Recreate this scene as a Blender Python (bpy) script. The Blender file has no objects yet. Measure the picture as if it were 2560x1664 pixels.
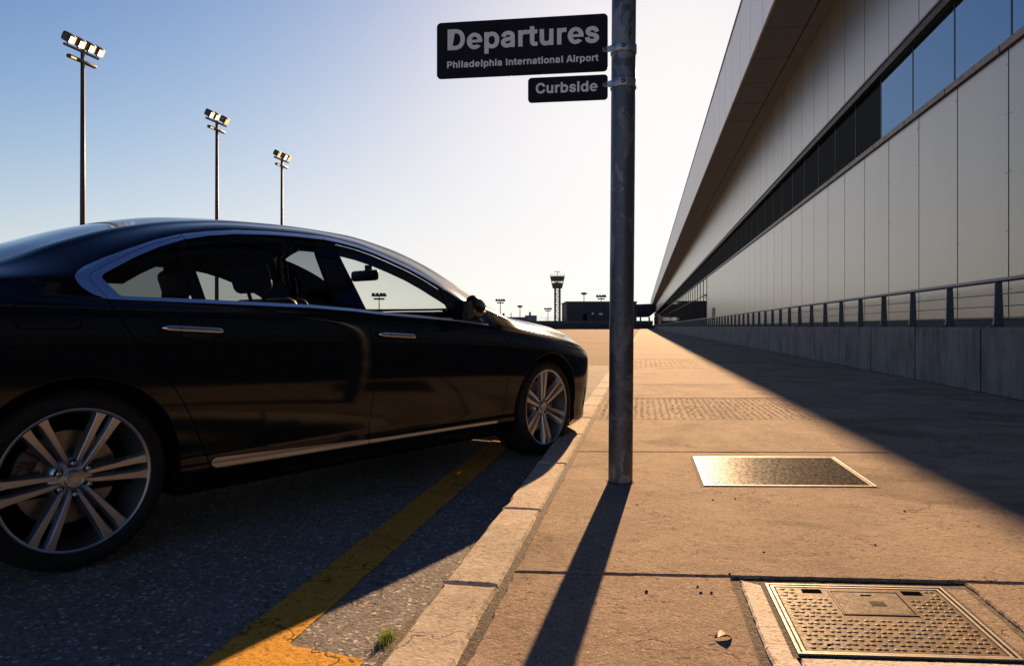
import bpy, bmesh, math, random
import numpy as np
from mathutils import Vector, Matrix
from mathutils.geometry import tessellate_polygon

R = math.radians
SC = bpy.context.scene
COL = SC.collection
random.seed(7)

# ---------------------------------------------------------------- camera, sky, sun, exposure
PHI = R(10.51)                       # the camera looks this far left of the kerb direction (+Y)
cam = bpy.data.cameras.new('camera')
cam.sensor_fit = 'HORIZONTAL'; cam.sensor_width = 36.0; cam.lens = 24.79
cam.shift_y = -16 / 2560.0
cam.clip_start = 0.02; cam.clip_end = 6000
camo = bpy.data.objects.new('camera', cam); COL.objects.link(camo)
camo.location = (0, 0, .857); camo.rotation_euler = (R(90), 0, PHI)
SC.camera = camo

SUN_EL, SUN_AZ = R(19.0), R(3.07)     # azimuth measured from +Y towards +X
world = bpy.data.worlds.new('World'); SC.world = world; world.use_nodes = True
wn = world.node_tree
bgn = wn.nodes['Background']
sky = wn.nodes.new('ShaderNodeTexSky'); sky.sky_type = 'NISHITA'; sky.sun_disc = False
sky.sun_elevation = SUN_EL; sky.sun_rotation = SUN_AZ
sky.altitude = 0; sky.air_density = 1.0; sky.dust_density = .5; sky.ozone_density = 2.0
# tone curve on the sky: its radiance rolls off softly towards the sun instead of growing without limit
_sx = wn.nodes.new('ShaderNodeSeparateXYZ'); _cx = wn.nodes.new('ShaderNodeCombineXYZ')
wn.links.new(sky.outputs[0], _sx.inputs[0])
def _m(op, a, b):
    n = wn.nodes.new('ShaderNodeMath'); n.operation = op
    for i, v in ((0, a), (1, b)):
        if isinstance(v, (int, float)): n.inputs[i].default_value = v
        else: wn.links.new(v, n.inputs[i])
    return n.outputs[0]
for _i in range(3):
    _p = _m('POWER', _sx.outputs[_i], 2.2)
    wn.links.new(_m('MULTIPLY', _m('DIVIDE', _p, _m('ADD', _p, (3.75, 4.3, 4.2)[_i] ** 2.2)), 6.8), _cx.inputs[_i])
wn.links.new(_cx.outputs[0], bgn.inputs[0]); bgn.inputs[1].default_value = .05

sl = bpy.data.lights.new('sun', 'SUN'); sl.energy = 5.0; sl.angle = R(.5); sl.color = (1, .62, .33)
so = bpy.data.objects.new('sun', sl); COL.objects.link(so)
sdir = Vector((math.sin(SUN_AZ) * math.cos(SUN_EL), math.cos(SUN_AZ) * math.cos(SUN_EL), math.sin(SUN_EL)))
so.rotation_euler = sdir.to_track_quat('Z', 'Y').to_euler(); so.location = (10, 40, 30)

SC.view_settings.view_transform = 'Standard'; SC.view_settings.look = 'None'
SC.view_settings.exposure = 1.6; SC.view_settings.gamma = 1.0

# ---------------------------------------------------------------- helpers
def tag(o, label=None, cat=None, group=None, kind=None):
    if label: o['label'] = label
    if cat: o['category'] = cat
    if group: o['group'] = group
    if kind: o['kind'] = kind
    return o

def empty(name, loc=(0, 0, 0), rz=0.0, parent=None):
    o = bpy.data.objects.new(name, None); COL.objects.link(o)
    o.location = loc; o.rotation_euler = (0, 0, rz); o.empty_display_size = .1
    if parent: o.parent = parent
    return o

def link_mesh(name, me, parent=None, loc=None):
    o = bpy.data.objects.new(name, me); COL.objects.link(o)
    if parent: o.parent = parent
    if loc is not None: o.location = loc
    return o

class MB:
    """collects faces with material slots, then becomes ONE mesh object"""
    def __init__(s): s.v = []; s.f = []; s.m = []; s.sm = []
    def add(s, vs, fs, m=0, smooth=False):
        b = len(s.v); s.v += [tuple(p) for p in vs]
        for q in fs:
            s.f.append([i + b for i in q]); s.m.append(m); s.sm.append(smooth)
    def box(s, x0, x1, y0, y1, z0, z1, m=0, mtx=None):
        vs = [(x, y, z) for z in (z0, z1) for y in (y0, y1) for x in (x0, x1)]
        if mtx is not None: vs = [tuple(mtx @ Vector(p)) for p in vs]
        s.add(vs, [(0, 2, 3, 1), (4, 5, 7, 6), (0, 1, 5, 4), (2, 6, 7, 3), (0, 4, 6, 2), (1, 3, 7, 5)], m)
    def bevbox(s, x0, x1, y0, y1, z0, z1, b=.01, seg=2, m=0, mtx=None, smooth=True):
        bm = bmesh.new(); bmesh.ops.create_cube(bm, size=1)
        for v in bm.verts:
            v.co = Vector(((x0 + x1) / 2 + v.co.x * (x1 - x0), (y0 + y1) / 2 + v.co.y * (y1 - y0), (z0 + z1) / 2 + v.co.z * (z1 - z0)))
        bmesh.ops.bevel(bm, geom=bm.edges[:], offset=b, segments=seg, affect='EDGES', profile=.5)
        s.addbm(bm, m, smooth, mtx)
    def addbm(s, bm, m=0, smooth=False, mtx=None):
        bm.verts.index_update()
        vs = [tuple((mtx @ v.co) if mtx is not None else v.co) for v in bm.verts]
        s.add(vs, [[v.index for v in f.verts] for f in bm.faces], m, smooth); bm.free()
    def tube(s, pts, r, n=10, m=0, cap=True, smooth=True, r2=None):
        pts = [Vector(p) for p in pts]; rings = []; k = len(pts)
        up = Vector((0, 0, 1))
        t0 = (pts[1] - pts[0]).normalized()
        if abs(t0.z) > .9: up = Vector((1, 0, 0))
        for i, p in enumerate(pts):
            t = (pts[min(i + 1, k - 1)] - pts[max(i - 1, 0)]).normalized()
            a = up.cross(t).normalized(); b = t.cross(a)
            rr = r if r2 is None else r + (r2 - r) * i / (k - 1)
            rings.append([p + a * (rr * math.cos(2 * math.pi * j / n)) + b * (rr * math.sin(2 * math.pi * j / n)) for j in range(n)])
        vs = [q for ring in rings for q in ring]
        fs = [(i * n + j, i * n + (j + 1) % n, (i + 1) * n + (j + 1) % n, (i + 1) * n + j) for i in range(k - 1) for j in range(n)]
        s.add(vs, fs, m, smooth)
        if cap:
            s.add(rings[0], [list(range(n))[::-1]], m); s.add(rings[-1], [list(range(n))], m)
    def lathe(s, prof, n=48, m=0, axis='Y', c=(0, 0, 0), smooth=True, close=False):
        vs = []
        for (r, h) in prof:
            for j in range(n):
                a = 2 * math.pi * j / n
                if axis == 'Y': p = (r * math.cos(a), h, r * math.sin(a))
                elif axis == 'Z': p = (r * math.cos(a), r * math.sin(a), h)
                else: p = (h, r * math.cos(a), r * math.sin(a))
                vs.append((p[0] + c[0], p[1] + c[1], p[2] + c[2]))
        k = len(prof)
        fs = [(i * n + j, i * n + (j + 1) % n, (i + 1) * n + (j + 1) % n, (i + 1) * n + j) for i in range(k - 1) for j in range(n)]
        s.add(vs, fs, m, smooth)
    def ext(s, poly, z0, z1, m=0, mtx=None, holes=()):
        """polygon in XY extruded from z0 to z1"""
        loops = [list(poly)] + [list(h) for h in holes]
        flat = [p for l in loops for p in l]
        tri = tessellate_polygon([[Vector((p[0], p[1], 0)) for p in l] for l in loops])
        n = len(flat)
        vs = [(p[0], p[1], z1) for p in flat] + [(p[0], p[1], z0) for p in flat]
        fs = []
        for t in tri:
            a, b, c = (flat[i] for i in t)
            ccw = (b[0] - a[0]) * (c[1] - a[1]) - (b[1] - a[1]) * (c[0] - a[0]) > 0
            t = tuple(t) if ccw else tuple(t)[::-1]
            fs.append(t); fs.append(tuple(i + n for i in t[::-1]))
        o = 0
        for l in loops:
            k = len(l)
            ar = sum(l[i][0] * l[(i + 1) % k][1] - l[(i + 1) % k][0] * l[i][1] for i in range(k))
            hole = o > 0
            for i in range(k):
                j = (i + 1) % k
                q = (o + i + n, o + j + n, o + j, o + i)
                fs.append(q if (ar > 0) != hole else q[::-1])
            o += k
        if mtx is not None: vs = [tuple(mtx @ Vector(p)) for p in vs]
        s.add(vs, fs, m)
    def build(s, name, mats, parent=None, loc=None, auto=None):
        me = bpy.data.meshes.new(name); me.from_pydata(s.v, [], s.f)
        for mm in (mats if isinstance(mats, (list, tuple)) else [mats]): me.materials.append(mm)
        me.polygons.foreach_set('material_index', s.m)
        me.polygons.foreach_set('use_smooth', s.sm)
        me.update()
        if auto is not None:
            me.set_sharp_from_angle(angle=R(auto))
        return link_mesh(name, me, parent, loc)

def copy_tree(o, parent=None):
    c = o.copy(); COL.objects.link(c)
    if parent is not None: c.parent = parent
    for ch in list(o.children): copy_tree(ch, c)
    return c

# ---------------------------------------------------------------- materials
def newmat(name):
    m = bpy.data.materials.new(name); m.use_nodes = True
    nt = m.node_tree; p = nt.nodes['Principled BSDF']
    return m, nt, p

def setp(p, base=None, rough=None, metal=None, spec=None, coat=None):
    if base is not None: p.inputs['Base Color'].default_value = (*base, 1)
    if rough is not None: p.inputs['Roughness'].default_value = rough
    if metal is not None: p.inputs['Metallic'].default_value = metal
    if spec is not None: p.inputs['Specular IOR Level'].default_value = spec
    if coat is not None: p.inputs['Coat Weight'].default_value = coat

def N(nt, t, **kw):
    n = nt.nodes.new('ShaderNode' + t)
    for k, v in kw.items():
        if k in n.inputs.keys(): n.inputs[k].default_value = v
        else: setattr(n, k, v)
    return n

def coords(nt, scale=(1, 1, 1)):
    tc = N(nt, 'TexCoord'); mp = N(nt, 'Mapping'); mp.inputs['Scale'].default_value = scale
    nt.links.new(tc.outputs['Object'], mp.inputs[0]); return mp.outputs[0]

def noise(nt, co, scale, detail=4, rough=.55, dist=0):
    n = N(nt, 'TexNoise'); n.inputs['Scale'].default_value = scale; n.inputs['Detail'].default_value = detail
    n.inputs['Roughness'].default_value = rough; n.inputs['Distortion'].default_value = dist
    nt.links.new(co, n.inputs['Vector']); return n.outputs['Fac']

def ramp(nt, fac, stops):
    r = N(nt, 'ValToRGB'); e = r.color_ramp.elements
    while len(e) < len(stops): e.new(.5)
    for i, (p, c) in enumerate(stops):
        e[i].position = p; e[i].color = (*c, 1) if len(c) == 3 else c
    nt.links.new(fac, r.inputs[0]); return r.outputs[0]

def mixc(nt, fac, a, b, mode='MIX'):
    m = N(nt, 'Mix', data_type='RGBA', blend_type=mode)
    for i, v in ((0, fac), (6, a), (7, b)):
        if hasattr(v, 'is_linked') or isinstance(v, bpy.types.NodeSocket): nt.links.new(v, m.inputs[i])
        elif i == 0: m.inputs[0].default_value = v
        else: m.inputs[i].default_value = (*v, 1)
    return m.outputs[2]

def mth(nt, op, a, b=None):
    m = N(nt, 'Math', operation=op)
    for i, v in ((0, a), (1, b)):
        if v is None: continue
        if isinstance(v, bpy.types.NodeSocket): nt.links.new(v, m.inputs[i])
        else: m.inputs[i].default_value = v
    return m.outputs[0]

def bump(nt, p, h, strength=.3, dist=.01, prev=None):
    b = N(nt, 'Bump'); b.inputs['Strength'].default_value = strength; b.inputs['Distance'].default_value = dist
    nt.links.new(h, b.inputs['Height'])
    if prev is not None: nt.links.new(prev, b.inputs['Normal'])
    nt.links.new(b.outputs[0], p.inputs['Normal']); return b.outputs[0]

def simple(name, base, rough=.5, metal=0., spec=.5, coat=0., var=0., scale=8., bmp=0., bscale=60., bdist=.002):
    m, nt, p = newmat(name); setp(p, base, rough, metal, spec, coat)
    if var or bmp:
        co = coords(nt)
        if var:
            f = noise(nt, co, scale, 6, .6)
            lo = tuple(c * (1 - var) for c in base); hi = tuple(min(1, c * (1 + var)) for c in base)
            nt.links.new(ramp(nt, f, [(.3, lo), (.7, hi)]), p.inputs['Base Color'])
            rr = ramp(nt, noise(nt, co, scale * 2.3, 5), [(.3, (max(0, rough - .1),) * 3), (.7, (min(1, rough + .12),) * 3)])
            nt.links.new(rr, p.inputs['Roughness'])
        if bmp: bump(nt, p, noise(nt, co, bscale, 5, .6), bmp, bdist)
    return m

def voro(nt, co, scale, feature='F1', out='Distance', rnd=1.0):
    v = N(nt, 'TexVoronoi', feature=feature); v.inputs['Scale'].default_value = scale
    if 'Randomness' in v.inputs.keys(): v.inputs['Randomness'].default_value = rnd
    nt.links.new(co, v.inputs['Vector']); return v.outputs[out]

def aggregate(name, c_lo, c_hi, pebble=110., rough=.8, light=(.5, .48, .45), bstr=.6, bd=.004, crack=True, amount=.5, spec=.4, big=1.3, crackcol=(.02, .016, .012), crackw=.010, stain=.0, cm=.50, pitk=.75):
    """concrete / asphalt: patchy colour, speckled aggregate, pits, hairline cracks"""
    m, nt, p = newmat(name); setp(p, c_hi, rough, 0, spec)
    co = coords(nt)
    n1 = noise(nt, co, big, 8, .65); n2 = noise(nt, co, 14, 6, .7); n3 = noise(nt, co, 70, 4, .7)
    s = mth(nt, 'ADD', mth(nt, 'MULTIPLY', n1, .45), mth(nt, 'ADD', mth(nt, 'MULTIPLY', n2, .3), mth(nt, 'MULTIPLY', n3, .25)))
    col = ramp(nt, s, [(.36, c_lo), (.64, c_hi)])
    vcol = voro(nt, co, pebble, out='Color'); sep = N(nt, 'SeparateColor'); nt.links.new(vcol, sep.inputs[0])
    fac = ramp(nt, sep.outputs[0], [(.82, (0, 0, 0)), (.95, (amount,) * 3)])
    fac = mth(nt, 'MULTIPLY', fac, ramp(nt, noise(nt, co, pebble * .45, 3, .6), [(.42, (.1,) * 3), (.56, (1,) * 3)]))
    col = mixc(nt, fac, col, light)
    facd = ramp(nt, sep.outputs[1], [(.78, (0, 0, 0)), (.98, (.6,) * 3)])
    col = mixc(nt, facd, col, tuple(c * .45 for c in c_lo))
    pc = N(nt, 'Mapping'); pc.inputs['Scale'].default_value = (.75, 1.5, 1); nt.links.new(co, pc.inputs[0])
    pit = ramp(nt, noise(nt, pc.outputs[0], 55, 4, .65), [(.585, (0, 0, 0)), (.65, (pitk,) * 3)])
    pit = mth(nt, 'MULTIPLY', pit, ramp(nt, noise(nt, co, 5, 4), [(.38, (.25,) * 3), (.6, (1,) * 3)]))
    col = mixc(nt, pit, col, tuple(c * .35 for c in c_lo))
    vd = voro(nt, co, pebble)
    h = mth(nt, 'ADD', mth(nt, 'MULTIPLY', vd, .3), mth(nt, 'SUBTRACT', mth(nt, 'MULTIPLY', n3, 1.2), mth(nt, 'MULTIPLY', pit, 1.2)))
    if crack:
        cd = N(nt, 'Mapping'); nt.links.new(co, cd.inputs[0])
        wob = N(nt, 'TexNoise'); wob.inputs['Scale'].default_value = 7; wob.inputs['Detail'].default_value = 6
        nt.links.new(co, wob.inputs['Vector'])
        add = N(nt, 'VectorMath', operation='MULTIPLY_ADD'); nt.links.new(wob.outputs['Color'], add.inputs[0])
        add.inputs[1].default_value = (.35, .35, .35); nt.links.new(co, add.inputs[2])
        e = voro(nt, add.outputs[0], 2.6, 'DISTANCE_TO_EDGE')
        line = ramp(nt, e, [(.0, (1, 1, 1)), (crackw, (0, 0, 0))])
        msk = ramp(nt, noise(nt, co, 1.7, 3), [(cm, (0, 0, 0)), (cm + .12, (1, 1, 1))])
        k = mth(nt, 'MULTIPLY', line, msk)
        col = mixc(nt, mth(nt, 'MULTIPLY', k, .85), col, crackcol)
        h = mth(nt, 'SUBTRACT', h, mth(nt, 'MULTIPLY', k, 1.5))
    if stain:
        st = ramp(nt, noise(nt, co, .9, 6, .7, 1.2), [(.50, (0, 0, 0)), (.66, (stain,) * 3)])
        col = mixc(nt, st, col, tuple(c * .45 for c in c_lo))
        gum = voro(nt, co, 3.1); gm = ramp(nt, gum, [(.045, (.7,) * 3), (.06, (0, 0, 0))])
        col = mixc(nt, mth(nt, 'MULTIPLY', gm, ramp(nt, noise(nt, co, 1.1, 1), [(.5, (0, 0, 0)), (.55, (1, 1, 1))])), col, tuple(c * .4 for c in c_lo))
        lt = ramp(nt, noise(nt, co, 1.9, 5, .6, .6), [(.52, (0, 0, 0)), (.7, (.35,) * 3)])
        col = mixc(nt, lt, col, tuple(min(1, c * 1.25) for c in c_hi))
    nt.links.new(col, p.inputs['Base Color'])
    b1 = bump(nt, p, h, bstr, bd)
    bump(nt, p, n2, .35, .012, b1)
    return m

M = {}
M['asphalt'] = aggregate('asphalt', (.115, .110, .106), (.225, .216, .208), 95, .9, (.58, .56, .54), .9, .005, True, .8, .05)
M['apron'] = aggregate('apron', (.17, .13, .095), (.25, .195, .145), 60, .95, (.33, .28, .23), .3, .003, False, .3, .02, .15)
M['sidewalk'] = aggregate('sidewalk', (.19, .15, .114), (.315, .254, .194), 230, .9, (.55, .46, .36), .7, .003, True, .55, .03, stain=.65, pitk=.95)
M['kerb'] = aggregate('kerb', (.335, .295, .24), (.50, .445, .37), 110, .9, (.60, .54, .46), .6, .003, True, .5, .03, stain=.5)
M['collar'] = aggregate('collar', (.54, .47, .39), (.70, .63, .53), 160, .9, (.7, .64, .55), .6, .003, True, .5, .03)
M['joint'] = aggregate('joint', (.022, .017, .013), (.06, .048, .036), 140, .95, (.2, .17, .13), .9, .006, False, .5)
M['dirt'] = aggregate('dirt', (.05, .038, .028), (.11, .085, .06), 150, .95, (.25, .2, .15), .9, .006, False, .5)
M['yellow'] = aggregate('yellow_paint', (.38, .205, .03), (.58, .315, .058), 110, .85, (.62, .38, .10), .5, .003, True, .3, .05, 2.0, (.03, .022, .012), .016, 0, .36, .9)
M['concrete_wall'] = None
def wallconc():
    m, nt, p = newmat('cast_concrete'); setp(p, (.2, .2, .2), .85, 0, .3)
    co = coords(nt); st = coords(nt, (1, 3.5, .45))
    n1 = noise(nt, co, 1.6, 7, .65); n2 = noise(nt, st, 3.2, 6, .6); n3 = noise(nt, co, 40, 4)
    s = mth(nt, 'ADD', mth(nt, 'MULTIPLY', n1, .4), mth(nt, 'ADD', mth(nt, 'MULTIPLY', n2, .45), mth(nt, 'MULTIPLY', n3, .15)))
    nt.links.new(ramp(nt, s, [(.36, (.05, .05, .052)), (.5, (.125, .125, .127)), (.66, (.195, .19, .185))]), p.inputs['Base Color'])
    bump(nt, p, mth(nt, 'ADD', n3, n2), .4, .006)
    return m
M['concrete_wall'] = wallconc()

def cladding(name, base, rough=.42, metal=.55):
    m, nt, p = newmat(name); setp(p, base, rough, metal, .5)
    co = coords(nt); st = coords(nt, (1, 1.0, .25))
    n1 = noise(nt, st, .9, 5, .6); n2 = noise(nt, co, 220, 3, .5)
    s = mth(nt, 'ADD', mth(nt, 'MULTIPLY', n1, .7), mth(nt, 'MULTIPLY', n2, .3))
    nt.links.new(ramp(nt, s, [(.35, tuple(c * .9 for c in base)), (.65, tuple(c * 1.08 for c in base))]), p.inputs['Base Color'])
    nt.links.new(ramp(nt, n1, [(.3, (rough - .015,) * 3), (.7, (rough + .02,) * 3)]), p.inputs['Roughness'])
    return m
M['clad'] = cladding('metal_cladding', (.285, .274, .255), .30, .75)
M['fascia'] = cladding('fascia_cladding', (.62, .61, .58), .4, .4)
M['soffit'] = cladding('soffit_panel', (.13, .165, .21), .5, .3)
M['sill'] = simple('window_sill_metal', (.15, .125, .11), .5, .4, var=.15)
M['dark_frame'] = simple('dark_frame', (.018, .016, .015), .55, .2, var=.2)
M['wallback'] = simple('wall_cavity', (.01, .01, .01), .9)

def facade_glass(name, tint, rough, refl, base=(.004, .005, .006)):
    """opaque facade glass: dark body mixed with a coloured glossy layer"""
    m, nt, p = newmat(name); setp(p, base, .5, 0, 0)
    g = N(nt, 'BsdfGlossy'); g.inputs['Color'].default_value = (*tint, 1); g.inputs['Roughness'].default_value = rough
    mx = N(nt, 'MixShader'); mx.inputs[0].default_value = refl
    nt.links.new(p.outputs[0], mx.inputs[1]); nt.links.new(g.outputs[0], mx.inputs[2])
    nt.links.new(mx.outputs[0], nt.nodes['Material Output'].inputs[0])
    co = coords(nt); b = N(nt, 'Bump'); b.inputs['Strength'].default_value = .12; b.inputs['Distance'].default_value = .02
    nt.links.new(noise(nt, co, 1.3, 2), b.inputs['Height']); nt.links.new(b.outputs[0], g.inputs['Normal'])
    return m
M['glass_blue'] = facade_glass('sky_reflection_glass', (.26, .44, .70), .03, .48)  # blue sky reflection put into the tint of the near panes
M['glass_dark'] = facade_glass('dark_reflection_glass', (.45, .5, .55), .04, .022)  # same glazing; dark reflection of the far panes put into the colour
M['glass_lobby'] = facade_glass('lobby_glass', (.75, .72, .66), .03, .55, (.03, .03, .03))

def thin_glass(name, tint, refl=.09):
    m, nt, p = newmat(name); nt.nodes.remove(p)
    t = N(nt, 'BsdfTransparent'); t.inputs[0].default_value = (*tint, 1)
    g = N(nt, 'BsdfGlossy'); g.inputs['Roughness'].default_value = .0; g.inputs[0].default_value = (.9, .95, 1, 1)
    fr = N(nt, 'Fresnel'); ge = N(nt, 'NewGeometry'); mi = N(nt, 'MapRange'); nt.links.new(ge.outputs['Backfacing'], mi.inputs[0])
    mi.inputs[3].default_value = 1.5; mi.inputs[4].default_value = 1 / 1.5; nt.links.new(mi.outputs[0], fr.inputs[0])
    mx = N(nt, 'MixShader'); nt.links.new(fr.outputs[0], mx.inputs[0])
    nt.links.new(t.outputs[0], mx.inputs[1]); nt.links.new(g.outputs[0], mx.inputs[2])
    nt.links.new(mx.outputs[0], nt.nodes['Material Output'].inputs[0])
    return m
M['glass_privacy'] = thin_glass('privacy_glass', (.34, .37, .385))
M['glass_clear'] = thin_glass('clear_car_glass', (.90, .92, .90))
M['glass_rear'] = thin_glass('rear_window_glass', (.35, .40, .40))

def carpaint():
    m, nt, p = newmat('black_car_paint'); setp(p, (.0035, .0037, .0045), .35, 0, 0, .85)
    p.inputs['Coat Roughness'].default_value = .085; p.inputs['Coat IOR'].default_value = 1.44
    co = coords(nt)
    f = noise(nt, co, 900, 1)
    nt.links.new(ramp(nt, f, [(.45, (.003, .0032, .004)), (.75, (.009, .010, .013))]), p.inputs['Base Color'])
    b = N(nt, 'Bump'); b.inputs['Strength'].default_value = .03; b.inputs['Distance'].default_value = .003
    nt.links.new(noise(nt, co, 5.0, 2), b.inputs['Height']); nt.links.new(b.outputs[0], p.inputs['Coat Normal'])
    return m
M['paint'] = carpaint()
M['gloss_black'] = simple('gloss_black_trim', (.004, .004, .005), .08, 0, .5)
M['chrome'] = simple('polished_chrome', (.56, .54, .52), .12, 1.0)
M['chrome_satin'] = simple('satin_trim', (.40, .42, .46), .22, 1.0)
M['shell'] = simple('matt_inner_shell', (.006, .006, .0065), .9, 0, .1)
M['plastic'] = simple('black_plastic', (.012, .012, .013), .6, 0, .4, bmp=.2, bscale=300, bdist=.0005)
M['rubber'] = simple('tyre_rubber', (.011, .011, .011), .72, 0, .35, var=.3, scale=30, bmp=.3, bscale=160, bdist=.001)
M['alloy'] = simple('machined_alloy', (.50, .52, .55), .32, 1.0)
M['alloy_dark'] = simple('painted_alloy', (.50, .52, .56), .30, .9)
M['disc'] = simple('brake_disc_steel', (.34, .30, .27), .4, 1.0, var=.15, scale=30)
M['caliper'] = simple('brake_caliper', (.12, .12, .125), .45, .7, var=.2, scale=30)
M['leather'] = simple('dark_leather', (.016, .014, .013), .55, 0, .4, var=.2, scale=40, bmp=.2, bscale=250, bdist=.001)
M['amber'] = simple('amber_lens', (.45, .20, .05), .15, 0, .5)
M['lens'] = simple('headlight_lens', (.32, .34, .37), .06, .6, .6)
M['steel_galv'] = None
def galv():
    m, nt, p = newmat('weathered_galvanised_steel'); setp(p, (.1, .1, .11), .5, .45, .5)
    co = coords(nt); st = coords(nt, (1, 1, .55))
    n1 = noise(nt, st, 13, 6, .62, .6); n2 = noise(nt, co, 60, 5, .6); n3 = noise(nt, st, 3, 4)
    base = ramp(nt, n2, [(.3, (.062, .070, .088)), (.7, (.105, .116, .14))])
    patch = ramp(nt, n1, [(.515, (0, 0, 0)), (.54, (.85,) * 3)])
    col = mixc(nt, mth(nt, 'MULTIPLY', patch, ramp(nt, n3, [(.4, (.15,) * 3), (.6, (1,) * 3)])), base, (.27, .28, .30))
    rust = ramp(nt, noise(nt, co, 22, 5, .7), [(.68, (0, 0, 0)), (.76, (.5,) * 3)])
    col = mixc(nt, rust, col, (.10, .055, .03))
    nt.links.new(col, p.inputs['Base Color'])
    nt.links.new(ramp(nt, n1, [(.5, (.42,) * 3), (.6, (.62,) * 3)]), p.inputs['Roughness'])
    bump(nt, p, mth(nt, 'ADD', n1, mth(nt, 'MULTIPLY', n2, .5)), .3, .002)
    return m
M['steel_galv'] = galv()
M['clamp'] = simple('clamp_metal', (.30, .32, .35), .42, .8, var=.25, scale=60)
M['bolt'] = simple('bolt_metal', (.12, .13, .15), .35, .9)
M['sign'] = simple('sign_face', (.006, .006, .009), .5, 0, .15, var=.15, scale=5)
M['letter'] = simple('reflective_letter', (.80, .79, .80), .6, 0, .3, var=.06, scale=12)
M['rail'] = simple('railing_steel', (.085, .105, .135), .42, .6, var=.15, scale=18)
M['mast'] = simple('mast_steel', (.035, .033, .034), .55, .3, var=.2)
M['mast_blue'] = simple('crossarm_steel', (.06, .075, .10), .5, .4, var=.2)
M['shade'] = simple('lamp_housing', (.05, .048, .045), .5, .2, var=.2)
def lampmat(name, col, st):
    m, nt, p = newmat(name); setp(p, (.8, .7, .5), .3)
    p.inputs['Emission Color'].default_value = (*col, 1); p.inputs['Emission Strength'].default_value = st
    return m
M['lamp_on'] = lampmat('lit_floodlight', (1, .80, .52), 1.5)
M['warm_glow'] = lampmat('painted_warm_glow', (1, .55, .16), .45)  # warm emission paints a glow on head ends, dim lenses and a box patch
M['iron'] = None
def iron():
    m, nt, p = newmat('worn_cast_iron'); setp(p, (.12, .09, .07), .65, .0, .03)
    co = coords(nt); n1 = noise(nt, co, 9, 7, .65); n2 = noise(nt, co, 90, 4, .6)
    col = ramp(nt, n1, [(.32, (.058, .042, .028)), (.5, (.115, .086, .058)), (.68, (.19, .145, .10))])
    nt.links.new(col, p.inputs['Base Color'])
    nt.links.new(ramp(nt, n2, [(.35, (.42,) * 3), (.7, (.7,) * 3)]), p.inputs['Roughness'])
    bump(nt, p, mth(nt, 'ADD', n2, n1), .35, .002)
    return m
M['iron'] = iron()
M['iron_far'] = simple('polished_tread_plate', (.042, .038, .036), .26, .0, .012, var=.3, scale=25, bmp=.3, bscale=180, bdist=.001)
M['iron_frame'] = simple('cover_frame_steel', (.21, .18, .145), .55, .15, .2, var=.2, scale=20)
M['hole'] = simple('slot_void', (.003, .003, .003), .95, 0, 0)
M['far_dark'] = simple('dark_wall_panel', (.055, .056, .062), .7, 0, .1, var=.15, scale=.3)
M['far_grey'] = simple('grey_far_wall', (.09, .085, .08), .8, 0, .2, var=.2, scale=.4)
M['far_pale'] = simple('pale_far_wall', (.16, .165, .18), .8, 0, .2, var=.2, scale=.3)
M['tower_olive'] = simple('tower_cab_panel', (.06, .06, .04), .6, 0, .3, var=.2, scale=.5)
M['tower_steel'] = simple('tower_steel', (.13, .105, .08), .6, .3, var=.2, scale=.6)
M['white_rail'] = simple('white_painted_rail', (.6, .58, .54), .6)
def grassmat():
    m, nt, p = newmat('grass_blade'); setp(p, (.10, .15, .025), .6, 0, .2)
    t = N(nt, 'BsdfTranslucent'); t.inputs[0].default_value = (.14, .19, .035, 1)
    mx = N(nt, 'MixShader'); mx.inputs[0].default_value = .55
    nt.links.new(p.outputs[0], mx.inputs[1]); nt.links.new(t.outputs[0], mx.inputs[2]); nt.links.new(mx.outputs[0], nt.nodes['Material Output'].inputs[0])
    return m
M['grass'] = grassmat()
M['leaf'] = simple('dry_leaf', (.10, .035, .016), .6, 0, .3, var=.4, scale=50)
M['pebble'] = simple('pebble', (.035, .028, .022), .9, 0, .3, var=.4, scale=50)
M['white_van'] = simple('white_paint', (.75, .73, .7), .35, 0, .5)
M['red_paint'] = simple('red_paint', (.35, .05, .03), .5)
FPX = 1763.0
def at(u, v, Z):
    """world point at depth Z metres in front of the camera, from its bearing on the photo (survey helper)"""
    xc = (u - 1280) / FPX * Z; c, s = math.cos(PHI), math.sin(PHI)
    return Vector((xc * c - Z * s, xc * s + Z * c, .857 - (v - 816) / FPX * Z))

# ---------------------------------------------------------------- ground, road, kerb, sidewalk
def sheet(name, x0, x1, y0, y1, z, m, kind='structure'):
    b = MB(); b.add([(x0, y0, z), (x1, y0, z), (x1, y1, z), (x0, y1, z)], [(0, 1, 2, 3)])
    return tag(b.build(name, m), kind=kind)
sheet('ground', -2500, 2500, -600, 4500, -.012, M['apron'])
sheet('road', -60, -.50, -14, 15.6, 0, M['asphalt'])

def outline(pts, step, j, seed):
    """densify a closed polygon and roughen its edge"""
    rr = random.Random(seed); out = []
    n = len(pts)
    for i in range(n):
        a, b = pts[i], pts[(i + 1) % n]
        L = math.hypot(b[0] - a[0], b[1] - a[1]); k = max(1, int(L / step))
        nx, ny = (b[1] - a[1]) / L, -(b[0] - a[0]) / L
        w = 0
        for q in range(k):
            t = q / k
            w = .75 * w + rr.gauss(0, j)
            ww = w if 0 < q < k else w * .4
            out.append((a[0] + (b[0] - a[0]) * t - nx * abs(ww), a[1] + (b[1] - a[1]) * t - ny * abs(ww)))
    return out

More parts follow.
